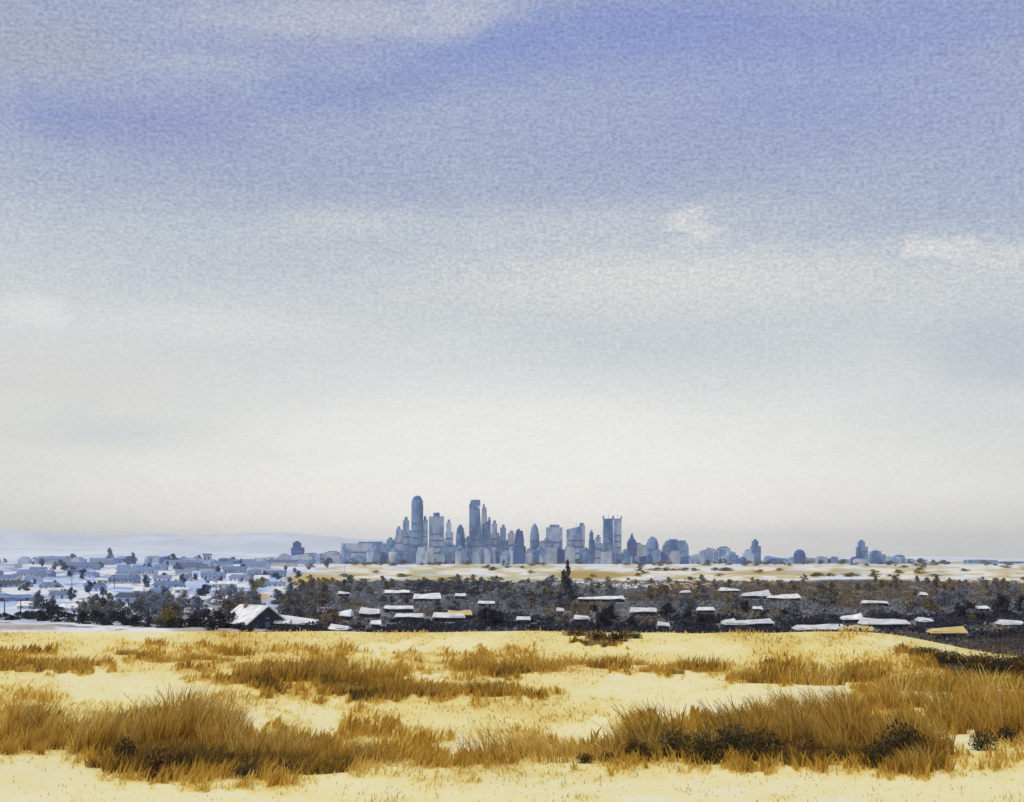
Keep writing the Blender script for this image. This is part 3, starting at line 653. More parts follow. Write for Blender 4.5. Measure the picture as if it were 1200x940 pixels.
# ------------------------------------------------------------------ the village on the white plain
VB = [  # px, base y, width px, height of eaves px, ridge px, look, label
    (226, 669, 34, 5, 10, 'b', 'long blue roofed hall beside the square blue tower'), (146, 684, 30, 6, 10, 'b', 'blue walled house with dark blue roof in the middle of the village'),
    (98, 668, 34, 5, 9, 'b', 'pale blue house below the tall blue tree'), (62, 661, 32, 6, 9, 'b', 'long blue house in the far left row'), (120, 662, 26, 5, 8, 'b', 'dark blue house at the foot of the tall tree'),
    (172, 674, 22, 6, 10, 'p', 'pale blue house right of the middle of the village'), (198, 690, 30, 5, 9, 'b', 'blue house with a wide roof near the woodland'),
    (165, 708, 48, 10, 14, 'd', 'large slate roofed barn with grey blue walls'), (176, 656, 24, 5, 7, 'p', 'small pale blue house on the far row'), (232, 722, 34, 5, 9, 'w', 'white roofed house behind the blue black bushes'),
    (262, 710, 24, 5, 8, 'w', 'white roofed cottage among grey trees'), (158, 714, 16, 4, 7, 'w', 'small white roofed cottage in front of the slate barn'), (12, 688, 44, 4, 8, 'd', 'long slate roofed barn at the left edge'),
    (230, 706, 40, 5, 8, 'w', 'long white roofed barn above the grey trees'), (20, 697, 60, 3, 6, 's', 'very long grey blue roofed shed at the left edge'), (190, 682, 20, 5, 8, 'p', 'pale blue cottage with slate roof near the middle'),
    (36, 676, 26, 5, 8, 'p', 'pale cottage right of the left edge barns'), (112, 694, 20, 5, 8, 'b', 'small blue cottage below the village middle'), (250, 678, 26, 5, 8, 'b', 'blue cottage left of the mustard green trees'),
    (275, 672, 26, 4, 8, 'b', 'low blue house on the right of the village'), (300, 667, 30, 5, 9, 'p', 'pale long house near the right end of the village'), (322, 676, 24, 5, 8, 'b', 'blue cottage near the woodland corner'),
    (206, 664, 24, 5, 8, 'p', 'pale house behind the round blue tree'), (34, 712, 22, 4, 8, 'w', 'white roofed cottage at the lower left'), (84, 716, 24, 5, 9, 'w', 'white roofed cottage behind the left hedge'),
    (262, 690, 30, 5, 8, 'w', 'white roofed hall left of the mustard green trees'), (70, 702, 20, 5, 9, 'p', 'pale cottage between the hedge and the village'), (330, 664, 34, 5, 8, 'p', 'pale blue hall below the blue block')]
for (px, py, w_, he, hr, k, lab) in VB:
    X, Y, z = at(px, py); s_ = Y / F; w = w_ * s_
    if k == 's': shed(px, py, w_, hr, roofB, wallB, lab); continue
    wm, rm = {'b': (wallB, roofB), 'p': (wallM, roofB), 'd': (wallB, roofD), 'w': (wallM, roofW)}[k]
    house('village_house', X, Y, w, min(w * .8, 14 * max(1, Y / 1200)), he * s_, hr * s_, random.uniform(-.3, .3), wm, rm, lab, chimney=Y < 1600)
# extra cottages standing loosely in rows across the village
occ = [(v[0], v[1]) for v in VB]; k_ = 0; tries = 0
while k_ < 44 and tries < 4000:
    tries += 1; px = random.uniform(-20, 400); py = random.choice([657, 660, 664, 669, 675, 682, 689, 696]) + random.uniform(-1.5, 1.5)
    if px > dark_edge_left(py) - 18 and py > 666 or (px > 395) or (270 < px and py > 690): continue
    if any(abs(px - a) < 17 and abs(py - b) < 5 for a, b in occ): continue
    occ.append((px, py)); X, Y, z = at(px, py); s_ = Y / F; k = random.choice('bppwwb'); w = random.uniform(11, 22) * s_
    wm, rm = {'b': (wallB, roofB), 'p': (wallM, roofB), 'w': (wallM, roofW)}[k]
    rw = 'far rows' if py < 666 else 'middle rows' if py < 680 else 'near rows'; sd_ = 'left' if px < 120 else 'centre' if px < 240 else 'right'
    nm = {'b': 'small blue cottage with a blue roof', 'p': 'small pale cottage with a blue roof', 'w': 'small pale cottage with a white roof'}[k]
    house('village_cottage', X, Y, w, min(w * .8, 14 * max(1, Y / 1200)), random.uniform(3, 4.5) * s_, random.uniform(5.5, 8) * s_, random.uniform(-.4, .4), wm, rm,
          f'{nm} in the {rw}, {sd_} of village', f'{nm}s, {rw}, {sd_}', windows=Y < 1500, chimney=Y < 1500); k_ += 1
# blue trees of the village
def vtree(px, py, hpx, key, lab, grp=None, wide=1.0):
    X, Y, z = at(px, py); hh = hpx / F * Y; b0 = {'blue': 7, 'grey': 6.5, 'olive': 6, 'dark': 6, 'navy': 5, 'brown': 5.5}[key] * 1.05; s_ = hh / b0
    tree(key, X, Y, (s_ * wide, s_ * wide, s_), lab, grp)
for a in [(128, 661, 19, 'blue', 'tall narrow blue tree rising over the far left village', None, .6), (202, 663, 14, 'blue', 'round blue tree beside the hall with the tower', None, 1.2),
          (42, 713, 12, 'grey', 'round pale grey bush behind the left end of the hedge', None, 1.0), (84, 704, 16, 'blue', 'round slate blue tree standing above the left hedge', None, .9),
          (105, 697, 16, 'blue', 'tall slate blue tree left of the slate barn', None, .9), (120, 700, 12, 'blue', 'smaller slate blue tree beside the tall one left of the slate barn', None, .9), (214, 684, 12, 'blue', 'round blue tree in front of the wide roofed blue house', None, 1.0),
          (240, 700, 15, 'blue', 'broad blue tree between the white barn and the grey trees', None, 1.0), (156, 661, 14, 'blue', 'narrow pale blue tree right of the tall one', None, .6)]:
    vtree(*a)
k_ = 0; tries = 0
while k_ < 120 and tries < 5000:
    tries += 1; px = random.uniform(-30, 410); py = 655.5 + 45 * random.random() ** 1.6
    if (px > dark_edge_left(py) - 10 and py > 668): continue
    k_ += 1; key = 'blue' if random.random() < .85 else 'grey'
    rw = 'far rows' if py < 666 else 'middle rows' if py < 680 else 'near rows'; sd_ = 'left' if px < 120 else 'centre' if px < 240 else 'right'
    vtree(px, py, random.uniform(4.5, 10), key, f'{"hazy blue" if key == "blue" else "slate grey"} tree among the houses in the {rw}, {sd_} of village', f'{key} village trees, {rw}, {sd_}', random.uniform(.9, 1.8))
# square tower of the hall
X, Y, z = at(243, 669); s_ = Y / F
root = link('hall_tower', None, None, (X, Y, z))
link('shaft', MB().box(-4.2 * s_, -4 * s_, -2, 4.2 * s_, 4 * s_, 19 * s_).mesh('shaft', wallB), root)
link('parapet', MB().box(-4.8 * s_, -4.6 * s_, 19 * s_ + .01, 4.8 * s_, 4.6 * s_, 20.2 * s_).mesh('parapet', roofB), root)
for kx in (-2, 2):
    link('window', MB().box((kx - .8) * s_, -4.1 * s_, 13 * s_, (kx + .8) * s_, -3.9 * s_, 17 * s_).mesh('window', glassM), root)
tag(root, 'square blue tower with a dark parapet in the village', 'tower')

# poles
poleM = mat_mottled('pole_weathered_wood', (0.10, 0.09, 0.10), (0.18, 0.16, 0.15), 1.5)
for i, (px, py, hp_) in enumerate([(5, 722, 20), (24, 719, 17), (97, 715, 15), (134, 690, 18), (231, 678, 16), (253, 696, 16), (84, 691, 14), (404, 672, 26)]):
    X, Y, z = at(px, py); h = hp_ / F * Y
    root = link('utility_pole', None, None, (X, Y, z), random.uniform(-.5, .5))
    link('mast', MB().tube((0, 0, -.5), (h * .02, 0, h), .22, .14).mesh('mast', poleM), root)
    link('crossarm', MB().box(-1.3, -.24, h * .88, 1.3, -.1, h * .88 + .22).mesh('crossarm', poleM), root)
    lab = ['thin wooden utility pole at the far left edge', 'thin wooden utility pole second from the left edge', 'wooden utility pole above the middle of the low hedge', 'wooden utility pole beside the dark blue roofed village house',
           'wooden utility pole below the square blue tower', 'wooden utility pole left of the mustard green trees', 'wooden utility pole left of the slate barn', 'tall leaning utility pole below the left end of the long blue city block'][i]
    tag(root, lab, 'utility pole')

# ------------------------------------------------------------------ hedges and groves out on the open plain under the city
k_ = 0
for i in range(330):
    px = random.uniform(395, 1290); py = random.choice([660.6, 660.9, 661.2, 661.6, 662.2, 663, 666, 669, 672, 676, 680]) + random.uniform(-.4, .4)
    if vn(px * .03 + 9, py * (.5 if py > 664 else .05)) < (.52 if py > 664 else .34): continue
    X, Y, z = at(px, py); hh = random.uniform(1.6, 3.4) if py < 664 else random.uniform(2.5, 4.5)
    key = random.choice(['olive', 'olive', 'brown', 'dark']) if py < 664 else random.choice(['olive', 'brown', 'olive'])
    sd_ = 'left' if px < 620 else 'middle' if px < 850 else 'right'
    nm = {'olive': 'low mustard olive hedge tree', 'brown': 'low russet hedge tree', 'dark': 'low dark hedge tree', 'grey': 'pale grey hedge tree'}[key]
    vtree(px, py, hh, key, f'{nm} {"at the foot of the city" if py < 664 else "on the open land before the city"}, {sd_} part', f'{nm}s, {sd_}, {"foot of the city" if py < 664 else "open land"}', random.uniform(2, 4.5))

# ------------------------------------------------------------------ city
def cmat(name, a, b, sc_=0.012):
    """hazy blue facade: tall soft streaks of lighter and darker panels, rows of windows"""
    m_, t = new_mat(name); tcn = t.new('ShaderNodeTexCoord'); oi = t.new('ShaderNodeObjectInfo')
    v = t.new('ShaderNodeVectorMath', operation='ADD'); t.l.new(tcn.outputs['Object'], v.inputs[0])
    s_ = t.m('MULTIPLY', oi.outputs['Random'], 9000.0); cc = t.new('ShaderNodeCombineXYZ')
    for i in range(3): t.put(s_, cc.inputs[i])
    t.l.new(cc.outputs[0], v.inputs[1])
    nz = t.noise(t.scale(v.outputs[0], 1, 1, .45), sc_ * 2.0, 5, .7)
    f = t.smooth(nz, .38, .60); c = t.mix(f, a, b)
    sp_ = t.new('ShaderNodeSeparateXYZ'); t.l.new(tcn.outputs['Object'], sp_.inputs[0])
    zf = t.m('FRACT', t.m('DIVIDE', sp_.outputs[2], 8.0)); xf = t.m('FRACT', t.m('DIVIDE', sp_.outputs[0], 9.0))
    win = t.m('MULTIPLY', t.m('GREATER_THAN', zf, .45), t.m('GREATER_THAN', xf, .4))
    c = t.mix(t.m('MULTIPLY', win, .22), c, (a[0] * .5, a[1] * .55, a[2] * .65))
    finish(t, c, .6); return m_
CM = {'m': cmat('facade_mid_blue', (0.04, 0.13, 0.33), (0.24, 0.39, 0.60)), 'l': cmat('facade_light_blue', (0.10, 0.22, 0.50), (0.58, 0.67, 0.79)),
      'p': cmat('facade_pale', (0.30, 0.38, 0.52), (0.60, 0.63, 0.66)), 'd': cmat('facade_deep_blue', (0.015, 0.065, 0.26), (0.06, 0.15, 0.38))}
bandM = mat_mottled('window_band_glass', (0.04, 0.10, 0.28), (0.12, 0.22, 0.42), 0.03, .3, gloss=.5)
CY = 5500.0; CZ = -28.0
def profile_tower(m, sections, k=4, rot=math.pi / 4):
    """stack of rings (z, half width x, half width y)"""
    rings = []
    for z, ax, ay in sections:
        if k == 4: rings.append([(-ax, -ay, z), (ax, -ay, z), (ax, ay, z), (-ax, ay, z)])
        else: rings.append([(ax * math.cos(a), ay * math.sin(a), z) for a in [2 * math.pi * i / k for i in range(k)]])
    return m.ring(rings)
def tower(x0, x1, top, mk, label, style='flat', base=659, Y=CY, group=None, kind='tower_block', extras=True):
    s_ = Y / F; w = (x1 - x0) * s_; X = ((x0 + x1) / 2 - HX) * s_; zb = gz(X, Y) - 2; H = (HY - top) * s_ - zb; d = max(20, min(w * .8, 60)); a, b = w / 2, d / 2
    root = link(kind, None, None, (X, Y, zb)); m = MB(); cr = MB()
    if style == 'round':
        profile_tower(m, [(0, a * 1.06, b), (H * .5, a * .98, b), (H * .86, a, b), (H * .94, a * .9, b * .9)], 16); profile_tower(cr, [(H * .94 + .1, a * .8, b * .8), (H * .98, a * .62, b * .62), (H, a * .3, b * .3)], 16)
    elif style == 'step':
        profile_tower(m, [(0, a, b), (H * .72, a, b)]); m.ring([[(-a * .75, -b * .8, H * .72), (a * .5, -b * .8, H * .72), (a * .5, b * .8, H * .72), (-a * .75, b * .8, H * .72)], [(-a * .75, -b * .8, H * .93), (a * .5, -b * .8, H * .93), (a * .5, b * .8, H * .93), (-a * .75, b * .8, H * .93)]])
        cr.box(-a * .4, -b * .5, H * .93 + .1, a * .2, b * .5, H)
    elif style == 'slant':
        m.ring([[(-a, -b, 0), (a, -b, 0), (a, b, 0), (-a, b, 0)], [(-a, -b, H * .84), (a, -b, H * .95), (a, b, H * .95), (-a, b, H * .84)]]); cr.box(a * .45, -b * .6, H * .92, a * .9, b * .6, H)
    elif style == 'slantl':
        m.ring([[(-a * .98, -b, 0), (a * 1.15, -b, 0), (a * 1.15, b, 0), (-a * .98, b, 0)], [(-a, -b, H * .5), (a, -b, H * .5), (a, b, H * .5), (-a, b, H * .5)], [(-a, -b, H * .93), (a * .72, -b, H * .88), (a * .72, b, H * .88), (-a, b, H * .93)]])
        cr.ring([[(-a * .95, -b * .9, H * .90), (a * .85, -b * .9, H * .90), (a * .85, b * .9, H * .90), (-a * .95, b * .9, H * .90)], [(-a * .7, -b * .9, H), (a * .8, -b * .9, H), (a * .8, b * .9, H), (-a * .7, b * .9, H)]])
    elif style == 'point':
        profile_tower(m, [(0, a, b), (H * .68, a, b), (H * .82, a * .6, b * .6)]); profile_tower(cr, [(H * .82 + .1, a * .45, b * .45), (H, a * .1, b * .1)], 8)
    elif style == 'horns':
        profile_tower(m, [(0, a * 1.05, b), (H * .9, a, b), (H * .93, a * 1.05, b)])
        for sx in (-1, 1):
            cr.ring([[(sx * a * .95 - 4, -b * .5, H * .93 + .1), (sx * a * .95 + 4, -b * .5, H * .93 + .1), (sx * a * .95 + 4, b * .5, H * .93 + .1), (sx * a * .95 - 4, b * .5, H * .93 + .1)],
                     [(sx * a * 1.05 - 1, -b * .2, H), (sx * a * 1.05 + 1, -b * .2, H), (sx * a * 1.05 + 1, b * .2, H), (sx * a * 1.05 - 1, b * .2, H)]])
    elif style == 'dome':
        profile_tower(m, [(0, a, b), (H * .6, a, b), (H * .75, a * .95, b * .95)], 16); profile_tower(cr, [(H * .75 + .1, a * .9, b * .9), (H * .9, a * .7, b * .7), (H, a * .25, b * .25)], 16)
    elif style == 'chamfer':
        profile_tower(m, [(0, a, b), (H * .7, a, b), (H * .95, a * .72, b)]); cr.box(-a * .5, -b * .4, H * .95 + .1, a * .1, b * .4, H)
    else:
        profile_tower(m, [(0, a, b), (H * .93, a, b)]); cr.box(-a * random.uniform(.3, .8), -b * .5, H * .93 + .1, a * random.uniform(.2, .8), b * .5, H)
    link('shaft', m.mesh('shaft', CM[mk]), root); c_ = link('crown', cr.mesh('crown', CM['m' if mk in 'lp' else mk]), root)
    if extras:
        nb = max(2, int(H / 38))
        for i in range(nb):
            z = H * .62 * (i + .6) / nb; link('window_band', MB().box(-a * .82, -b - .8, z, a * .82, -b + .4, z + 5).mesh('window_band', bandM), root)
        link('mast', MB().tube((a * .1, 0, H * .93), (a * .1, 0, H * 1.03), 1.0, .4, 5).mesh('mast', bandM), c_)
    return tag(root, label, 'tower' if H > 90 else 'building', group)
T = [(482, 496, 581, 'm', 'tall round topped blue tower, the highest on the left of the skyline', 'round'), (471, 482, 606, 'l', 'stepped tower touching the left side of the tall round topped tower', 'step'),
     (463, 473, 617, 'l', 'lower stepped block at the left shoulder of the skyline', 'step'), (452, 464, 630, 'm', 'squat deep blue block at the left end of the skyline', 'step'), (496, 501, 605, 'l', 'slim pale slab touching the right side of the round topped tower', 'flat'),
     (503, 520, 601, 'l', 'wide flat topped tower right of the round topped tower', 'flat'), (522, 531, 609, 'l', 'slim light blue tower between the wide flat tower and the small domed one', 'step'), (534, 545, 615, 'm', 'small domed blue tower left of the second tallest tower', 'dome'),
     (550, 564, 586, 'm', 'second tallest tower with a slanting capped roof', 'slantl'), (564, 571, 591, 'p', 'pale slim tower behind the slanting capped tower', 'chamfer'), (565, 575, 606, 'm', 'mid blue block on the right flank of the slanting capped tower', 'slant'),
     (575, 585, 610, 'l', 'pale stepped block two right of the slanting capped tower', 'step'), (586, 593, 615, 'm', 'slim mid blue tower before the low gap in the skyline', 'flat'), (595, 603, 622, 'p', 'low pale block in the gap of the skyline', 'flat'),
     (603, 614, 620, 'd', 'dark blue tower in front of the low middle skyline', 'chamfer'), (621, 632, 614, 'm', 'rounded blue tower in the middle of the skyline', 'dome'), (640, 659, 615, 'l', 'broad flat topped block left of the slanted roof block', 'flat'),
     (664, 685, 613, 'l', 'broad block whose roof slants up to the right', 'slant'), (690, 697, 621, 'm', 'small notched tower left of the twin towers', 'step'), (697, 706, 627, 'l', 'low pale block at the left foot of the twin towers', 'step'),
     (707, 718, 604, 'm', 'left one of the twin towers with horned roofs', 'horns'), (719, 728, 604, 'l', 'right, paler one of the twin towers with horned roofs', 'horns'), (735, 746, 625, 'd', 'dark blue pointed tower right of the twin towers', 'point'),
     (757, 772, 629, 'm', 'round roofed block right of the dark pointed tower', 'dome'), (777, 806, 632, 'm', 'long flat blue block at the right end of the skyline', 'chamfer'), (570, 579, 633, 'd', 'deep blue low tower standing in front of the slanting capped tower', 'flat'),
     (628, 638, 640, 'm', 'small domed block in front of the middle skyline', 'dome'), (342, 356, 634, 'd', 'deep blue tower block standing alone left of the city', 'step'), (356, 376, 648, 'l', 'low blue wing beside the lone tower block', 'flat'),
     (401, 458, 635, 'l', 'long flat roofed slab with a dark roof edge left of the towers', 'flat'), (871, 883, 644, 'l', 'low blue block left of the stepped tower on the right', 'step'), (880, 891, 632, 'm', 'lone stepped blue tower on the right of the city', 'step'),
     (930, 944, 644, 'd', 'small deep blue domed block far right of the city', 'dome'), (1004, 1016, 633, 'm', 'slim stepped tower near the right edge', 'step'), (1018, 1036, 645, 'm', 'low stepped block beside the slim tower near the right edge', 'step'),
     (1045, 1061, 650, 'l', 'lowest block right of the slim stepped tower near the right edge', 'dome'), (1132, 1166, 656, 'm', 'long low blue hall at the right edge of the plain', 'flat'), (1168, 1215, 658, 'm', 'low blue hall running out of the right edge', 'flat')]
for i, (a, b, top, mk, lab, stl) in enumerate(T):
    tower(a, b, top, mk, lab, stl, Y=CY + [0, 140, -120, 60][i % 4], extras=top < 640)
# hazy blue trees along the foot of the city
for i in range(95):
    px = random.choice([random.uniform(380, 860), random.uniform(380, 860), random.uniform(860, 1120)]); py = random.uniform(659.6, 661.6)
    wh = 'left of the round topped tower' if px < 482 else 'below the two tallest towers' if px < 590 else 'below the middle of the skyline' if px < 700 else 'below and right of the twin towers' if px < 860 else 'around the lone towers on the right'
    vtree(px, py, random.uniform(2.5, 6.5), 'blue', f'hazy blue tree at the foot of the city, {wh}', f'blue trees {wh}', random.uniform(1.2, 3.2))
# the crowd of lower blocks round their feet
zones = [(385, 470, 640, 12, 'left foot of the skyline, below the long slab'), (455, 545, 628, 26, 'foot of the tall round topped tower'), (545, 620, 626, 24, 'foot of the slanting capped tower'), (620, 700, 626, 24, 'middle of the skyline'),
         (700, 770, 628, 20, 'foot of the twin towers'), (770, 860, 640, 16, 'right end of the skyline'), (860, 1070, 651, 20, 'open right hand plain around the lone towers'), (330, 400, 646, 7, 'gap between the lone tower block and the long slab'), (20, 330, 650, 22, 'far side of the village, under the ridge')]
for (a, b, tp, nn, wh) in zones:
    for i in range(nn):
        w_ = random.uniform(6, 20) if a > 800 or a < 390 else random.uniform(6, 15); x0 = a + (b - a) * (i + random.random()) / nn - w_ / 2
        front = random.random() < .5; top = random.uniform(tp, 652) if a != 860 and a != 20 else random.uniform(651, 656)
        if front: top = max(top, 640)
        mk = random.choice('llpmd' if front else 'lllmp')
        nm = {'l': 'light blue', 'p': 'pale whitish', 'm': 'mid blue', 'd': 'deep blue'}[mk]
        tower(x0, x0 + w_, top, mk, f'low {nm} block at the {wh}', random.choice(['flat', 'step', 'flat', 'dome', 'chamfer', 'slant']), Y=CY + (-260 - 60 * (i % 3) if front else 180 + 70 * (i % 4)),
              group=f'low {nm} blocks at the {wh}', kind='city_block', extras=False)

# ------------------------------------------------------------------ the straw field: grass nobody could count
grassM = mat_attr('dry_grass', 0.9, 0.5)
def blades_mesh(name, bx, by, bz, h, w, lean, leanaz, col, mat, segs=2, yaw=None):
    """every blade a narrow tapering ribbon that bends over"""
    k = len(bx); th = rng.uniform(0, math.pi, k) if yaw is None else yaw
    sx, sy = np.cos(th), np.sin(th) * .4; P = []
    for i in range(segs + 1):
        f = i / segs; ww = w * (1 - f) ** .7 * .5 + (0 if i < segs else 0); off = lean * f ** 1.7
        cx = bx + np.cos(leanaz) * off * h; cy = by + np.sin(leanaz) * off * h; cz = bz + h * f * np.sqrt(np.maximum(.15, 1 - (off * .7) ** 2))
        if i < segs: P += [np.stack([cx - sx * ww, cy - sy * ww, cz], -1), np.stack([cx + sx * ww, cy + sy * ww, cz], -1)]
        else: P += [np.stack([cx, cy, cz], -1), np.stack([cx + sx * w * .08, cy + sy * w * .08, cz - h * .01], -1)]
    n_ = len(P); V = np.stack(P, 1).reshape(-1, 3); b = np.arange(k)[:, None] * n_; Fs = []
    for i in range(segs): Fs.append(np.concatenate([b + 2 * i, b + 2 * i + 1, b + 2 * i + 3, b + 2 * i + 2], 1))
    return np_mesh(name, V, np.concatenate(Fs), mat, {'col': np.repeat(col, n_, 0)})
def field_grass():
    N = 330000; px = rng.uniform(-160, 1360, N); py = rng.uniform(739, 1010, N) ; py = 739 + (py - 739) * 1.0
    tab = np.linspace(738, 1012, 800); tabY = np.array([depth_at(v, False) for v in tab])
    Y = np.interp(py, tab, tabY); X = (px - HX) / F * Y; Z = ground(X, Y)
    t = field_tone(px, py) + rng.normal(0, .045, N) + (fbm(X * 2.2, Y * 1.2, 3) - .5) * .16
    keep = rng.random(N) < np.clip(.02 + 1.5 * (t - .22), .02, 1.0) * (.35 + .65 * ss(.35, .55, fbm(px * .05, py * .12 + 5, 3)))
    X, Y, Z, t, px, py = [a[keep] for a in (X, Y, Z, t, px, py)]; k = len(X)
    tall = ss(.40, .58, t)
    h = (.03 + .07 * ss(.15, .4, t) + .17 * tall * ss(1.0, .6, t)) * rng.uniform(.5, 1.35, k) * (1 + .25 * ss(40, 80, Y))
    w = (.008 + .0006 * Y) * rng.uniform(.7, 1.8, k) * (1 + .7 * tall)
    col = straw(t) * rng.uniform(.82, 1.15, (k, 1))
    lean = rng.uniform(.05, .7, k); laz = rng.normal(0.2 if True else 0, .9, k) + math.pi * (px > 560) * (rng.random(k) < .7)
    return blades_mesh('field_grass', X, Y, Z, h, w, lean, laz, col, grassM)
tag(link('field_grass', field_grass()), 'short dry straw yellow and ochre grass covering the field', 'grass', kind='stuff')

# ------------------------------------------------------------------ tall grass clumps and low bushes one can tell apart
def clump_mesh(name, h, rad, count, tone_, lean_, bias, wmul=1.0):
    r_ = rad * np.sqrt(rng.random(count)); a = rng.uniform(0, 6.283, count); bx, by = r_ * np.cos(a), r_ * np.sin(a) * .8
    hh = h * rng.uniform(.35, 1.0, count) ** .8; hh[:max(4, count // 30)] *= 1.2
    t = tone_ + rng.normal(0, .045) + rng.normal(0, .08, count) + .12 * (hh < h * .55)
    lz = a + rng.normal(0, .6, count); lz = np.where(rng.random(count) < .6, bias + rng.normal(0, .5, count), lz)
    return blades_mesh(name, bx, by, np.full(count, -.04), hh, rng.uniform(.02, .05, count) * wmul, rng.uniform(.05, lean_, count), lz, straw(t) * rng.uniform(.65, 1.3, (count, 1)), grassM, 3)
CL = {'ochre_r': [clump_mesh('clump', 1.0, .26, 120, .535, .55, 0.15) for _ in range(8)], 'ochre_l': [clump_mesh('clump', 1.0, .26, 120, .535, .65, math.pi - .15) for _ in range(8)],
      'brown': [clump_mesh('clump', .6, .5, 220, .76, .7, 0.4) for _ in range(3)], 'yellow_l': [clump_mesh('clump', .8, .55, 110, .47, .7, math.pi, .7) for _ in range(3)], 'far': [clump_mesh('clump', .75, .9, 190, .57, .5, .3, 1.6) for _ in range(4)]}
def low_bush(cols, h, w, leaves, leaf, name):
    k = leaves; p = rng.normal(size=(k, 3)); p /= np.linalg.norm(p, axis=1)[:, None]; p *= (rng.random(k) ** .5)[:, None]
    lump = 1 + .35 * (vn(p[:, 0] * 3 + 5, p[:, 1] * 3 + p[:, 2] * 2) - .5)
    p = p * lump[:, None] * [w / 2, w / 2 * .8, h * .55]; p[:, 2] = np.abs(p[:, 2] + h * .35)
    cl = np.array(cols)[(vn(p[:, 0] * 4 + 30, p[:, 2] * 4 + 3) * len(cols) * .999).astype(int)] * rng.uniform(.7, 1.35, (k, 1))
    v, f = leaf_quads(p, leaf)
    return np_mesh(name, v, f, leafM, {'col': np.repeat(cl, 4, 0)})
DOL = [(0.045, 0.042, 0.028), (0.07, 0.06, 0.028), (0.10, 0.075, 0.03)]; DBR = [(0.13, 0.07, 0.022), (0.19, 0.10, 0.03), (0.08, 0.05, 0.025)]
BU = {'olive': [low_bush(DOL, .75, 1.3, 1500, .035, 'bush_leaves') for _ in range(3)], 'brown': [low_bush(DBR, .6, 1.2, 1300, .035, 'bush_leaves') for _ in range(3)]}
BST = []
for i in range(3):
    m = MB()
    for q in range(7):
        a = random.random() * 6.28; m.tube((0, 0, -.05), (math.cos(a) * .45, math.sin(a) * .35, random.uniform(.35, .8)), .014, .005, 5)
    BST.append(m.mesh('stems', barkM))
def clump(key, px, py, hpx, label, group, wide=1.0):
    X, Y, z = at(px, py, False); h0 = {'ochre_r': 1.0, 'ochre_l': 1.0, 'brown': .6, 'yellow_l': .8, 'far': .75}[key]
    s_ = hpx / F * Y / h0 * 1.05
    link_ = link('grass_clump', random.choice(CL[key]), None, (X, Y, z), random.uniform(-.25, .25), (s_ * wide * random.uniform(.9, 1.2), s_ * wide, s_))
    return tag(link_, label, 'grass clump', group)
def bush(key, px, py, hpx, wpx, label, group=None):
    py += 5 if py > 850 else 0
    X, Y, z = at(px, py, False); sz = 1.12 * hpx / F * Y / {'olive': .72, 'brown': .58}[key]; sw = wpx / F * Y / 1.25
    r_ = link('low_bush', None, None, (X, Y, z), random.random() * 6.28, (sw, sw, sz)); link('leaves', random.choice(BU[key]), r_); link('stems', random.choice(BST), r_)
    return tag(r_, label, 'bush', group)
# rows of clumps, px range, base y, height px, count, kind, label
ROWS = [
    (2, 70, 878, 50, 9, 'ochre_r', 'tall ochre grass clump in the short stand at the far left edge', 1.0), (2, 60, 884, 26, 5, 'ochre_r', 'tall ochre grass clump in the short stand at the far left edge', 1.0),
    (84, 170, 880, 52, 11, 'ochre_r', 'tall ochre grass clump at the left end of the long left stand', 1.0), (170, 275, 874, 52, 13, 'ochre_r', 'tall ochre grass clump in the middle of the long left stand', 1.0),
    (205, 275, 860, 58, 6, 'ochre_r', 'tall ochre grass clump in the middle of the long left stand', .8), (275, 400, 892, 38, 12, 'ochre_r', 'ochre grass clump towards the right end of the long left stand', 1.1),
    (120, 260, 898, 30, 12, 'brown', 'short brown grass clump at the front of the long left stand', 1.2), (260, 400, 902, 24, 10, 'brown', 'short brown grass clump at the front right of the long left stand', 1.2),
    (400, 470, 888, 30, 6, 'yellow_l', 'thin yellow grass clump in the bottom middle of the field', 1.0), (560, 740, 885, 36, 13, 'yellow_l', 'thin leaning yellow grass clump left of the large right stand', 1.0),
    (733, 850, 880, 50, 12, 'ochre_l', 'tall ochre grass clump at the left end of the large right stand', 1.0), (850, 980, 877, 50, 14, 'ochre_l', 'tall ochre grass clump in the left half of the large right stand', 1.0),
    (980, 1110, 888, 58, 15, 'ochre_l', 'tall ochre grass clump in the right half of the large right stand', 1.0), (1110, 1215, 872, 50, 11, 'ochre_l', 'tall ochre grass clump at the right end of the large right stand', 1.0),
    (860, 1020, 846, 40, 12, 'ochre_l', 'ochre grass clump in the back row of the large right stand', 1.0), (1020, 1215, 840, 44, 15, 'ochre_l', 'ochre grass clump in the back row of the large right stand', 1.0),
    (880, 1060, 892, 20, 9, 'brown', 'short rusty brown grass clump at the front of the large right stand', 1.2), (1045, 1092, 908, 34, 4, 'ochre_l', 'ochre grass clump jutting forward from the large right stand', 1.0),
    (290, 470, 800, 22, 15, 'far', 'ochre grass clump in the band across the middle left of the field', 1.0), (380, 600, 815, 18, 14, 'far', 'ochre grass clump in the lower band across the middle of the field', 1.0),
    (0, 110, 786, 16, 7, 'far', 'ochre grass clump at the upper left edge of the field', 1.0), (560, 860, 786, 16, 14, 'far', 'ochre grass clump in the upper right part of the field', 1.0),
    (860, 1210, 800, 24, 18, 'far', 'ochre grass clump behind the large right stand', 1.0), (140, 290, 774, 11, 8, 'far', 'low ochre grass clump in the thin upper left band', 1.0)]
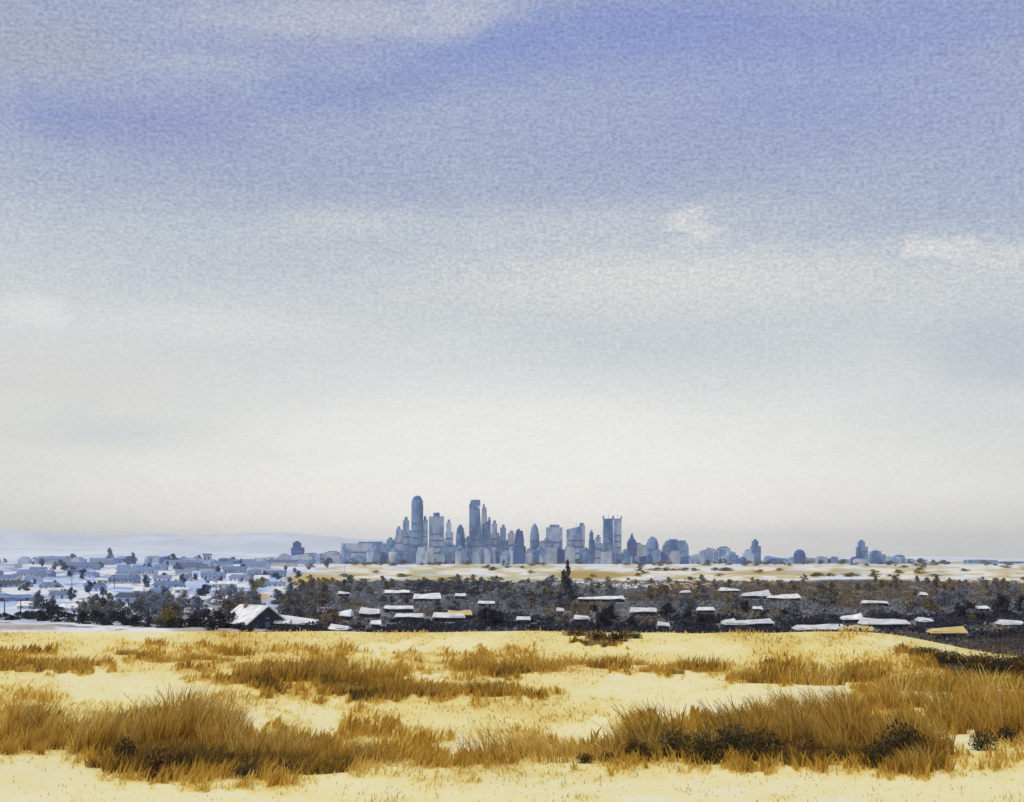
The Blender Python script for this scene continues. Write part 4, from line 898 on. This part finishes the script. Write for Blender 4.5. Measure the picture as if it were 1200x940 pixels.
for (a, b, py, hp_, nn, k, lab, wd) in ROWS:
    for i in range(nn):
        px = a + (b - a) * (i + random.uniform(.1, .9)) / nn
        clump(k, px, py + random.uniform(-8, 5) * (1 if py > 830 else .8), hp_ * random.choice([.55, .7, .8, 1.0, 1.15]) * random.uniform(.9, 1.1), lab, lab.replace('clump', 'clumps', 1), wd)
for a in [('olive', 148, 893, 34, 40, 'dark olive bush at the front left of the long left stand'), ('brown', 185, 900, 30, 60, 'rounded brown bush right of the dark olive one in the long left stand'), ('brown', 215, 896, 24, 40, 'small brown bush in front of the long left stand'),
          ('olive', 118, 866, 20, 44, 'dark bush half hidden in the left end of the long stand'), ('olive', 142, 868, 18, 30, 'small dark bush beside the one hidden in the long left stand'), ('olive', 18, 864, 14, 30, 'small black olive bush at the far left edge'), ('brown', 44, 864, 16, 34, 'small brown bush at the far left edge'),
          ('brown', 270, 894, 20, 46, 'brown bush in the middle front of the long left stand'), ('olive', 292, 904, 14, 50, 'low dark bush near the right end of the long left stand'), ('brown', 340, 900, 14, 50, 'low brown bush at the right end of the long left stand'),
          ('olive', 792, 878, 30, 56, 'dark olive bush at the left end of the large right stand'), ('olive', 826, 886, 34, 50, 'dark olive bush second from the left in the large right stand'), ('olive', 858, 880, 38, 54, 'dark olive bush in the left half of the large right stand'),
          ('olive', 892, 884, 36, 54, 'dark olive bush at the centre of the large right stand'), ('olive', 1058, 888, 42, 62, 'large dark brown bush in the right half of the large right stand'), ('olive', 1030, 894, 30, 46, 'dark bush left of the largest one in the right stand'),
          ('brown', 745, 880, 22, 44, 'brown bush at the left tip of the large right stand'), ('brown', 950, 886, 22, 50, 'brown bush in the middle of the large right stand'), ('olive', 686, 884, 12, 24, 'tiny dark bush left of the large right stand'), ('olive', 712, 882, 11, 22, 'tiny dark bush right beside the one left of the large right stand'),
          ('olive', 1152, 882, 24, 34, 'small dark bush near the right edge of the field'), ('olive', 1180, 874, 18, 34, 'smaller dark bush nearest the right edge of the field'), ('brown', 70, 846, 10, 14, 'tiny brown bush in the gap of the left stands')]:
    bush(*a)
# dark scrub that spills onto the right corner and the crest of the field
for i, (px, py, h, w) in enumerate([(1112, 764, 9, 50), (1085, 757, 7, 46), (1150, 774, 14, 50), (1180, 784, 18, 50), (1205, 790, 22, 50), (1170, 768, 14, 50), (1200, 772, 16, 50), (1140, 762, 9, 46), (700, 751, 8, 40), (725, 753, 9, 34), (676, 747, 6, 40), (745, 750, 6, 20)]):
    bush('olive' if i % 2 else 'brown', px, py, h * 1.2, w, 'dark brown heath bush spilling over the right corner of the field' if px > 1000 else 'dark heath bush on the crest below the lone conifer', 'heath bushes on the right corner' if px > 1000 else 'heath bushes on the crest')
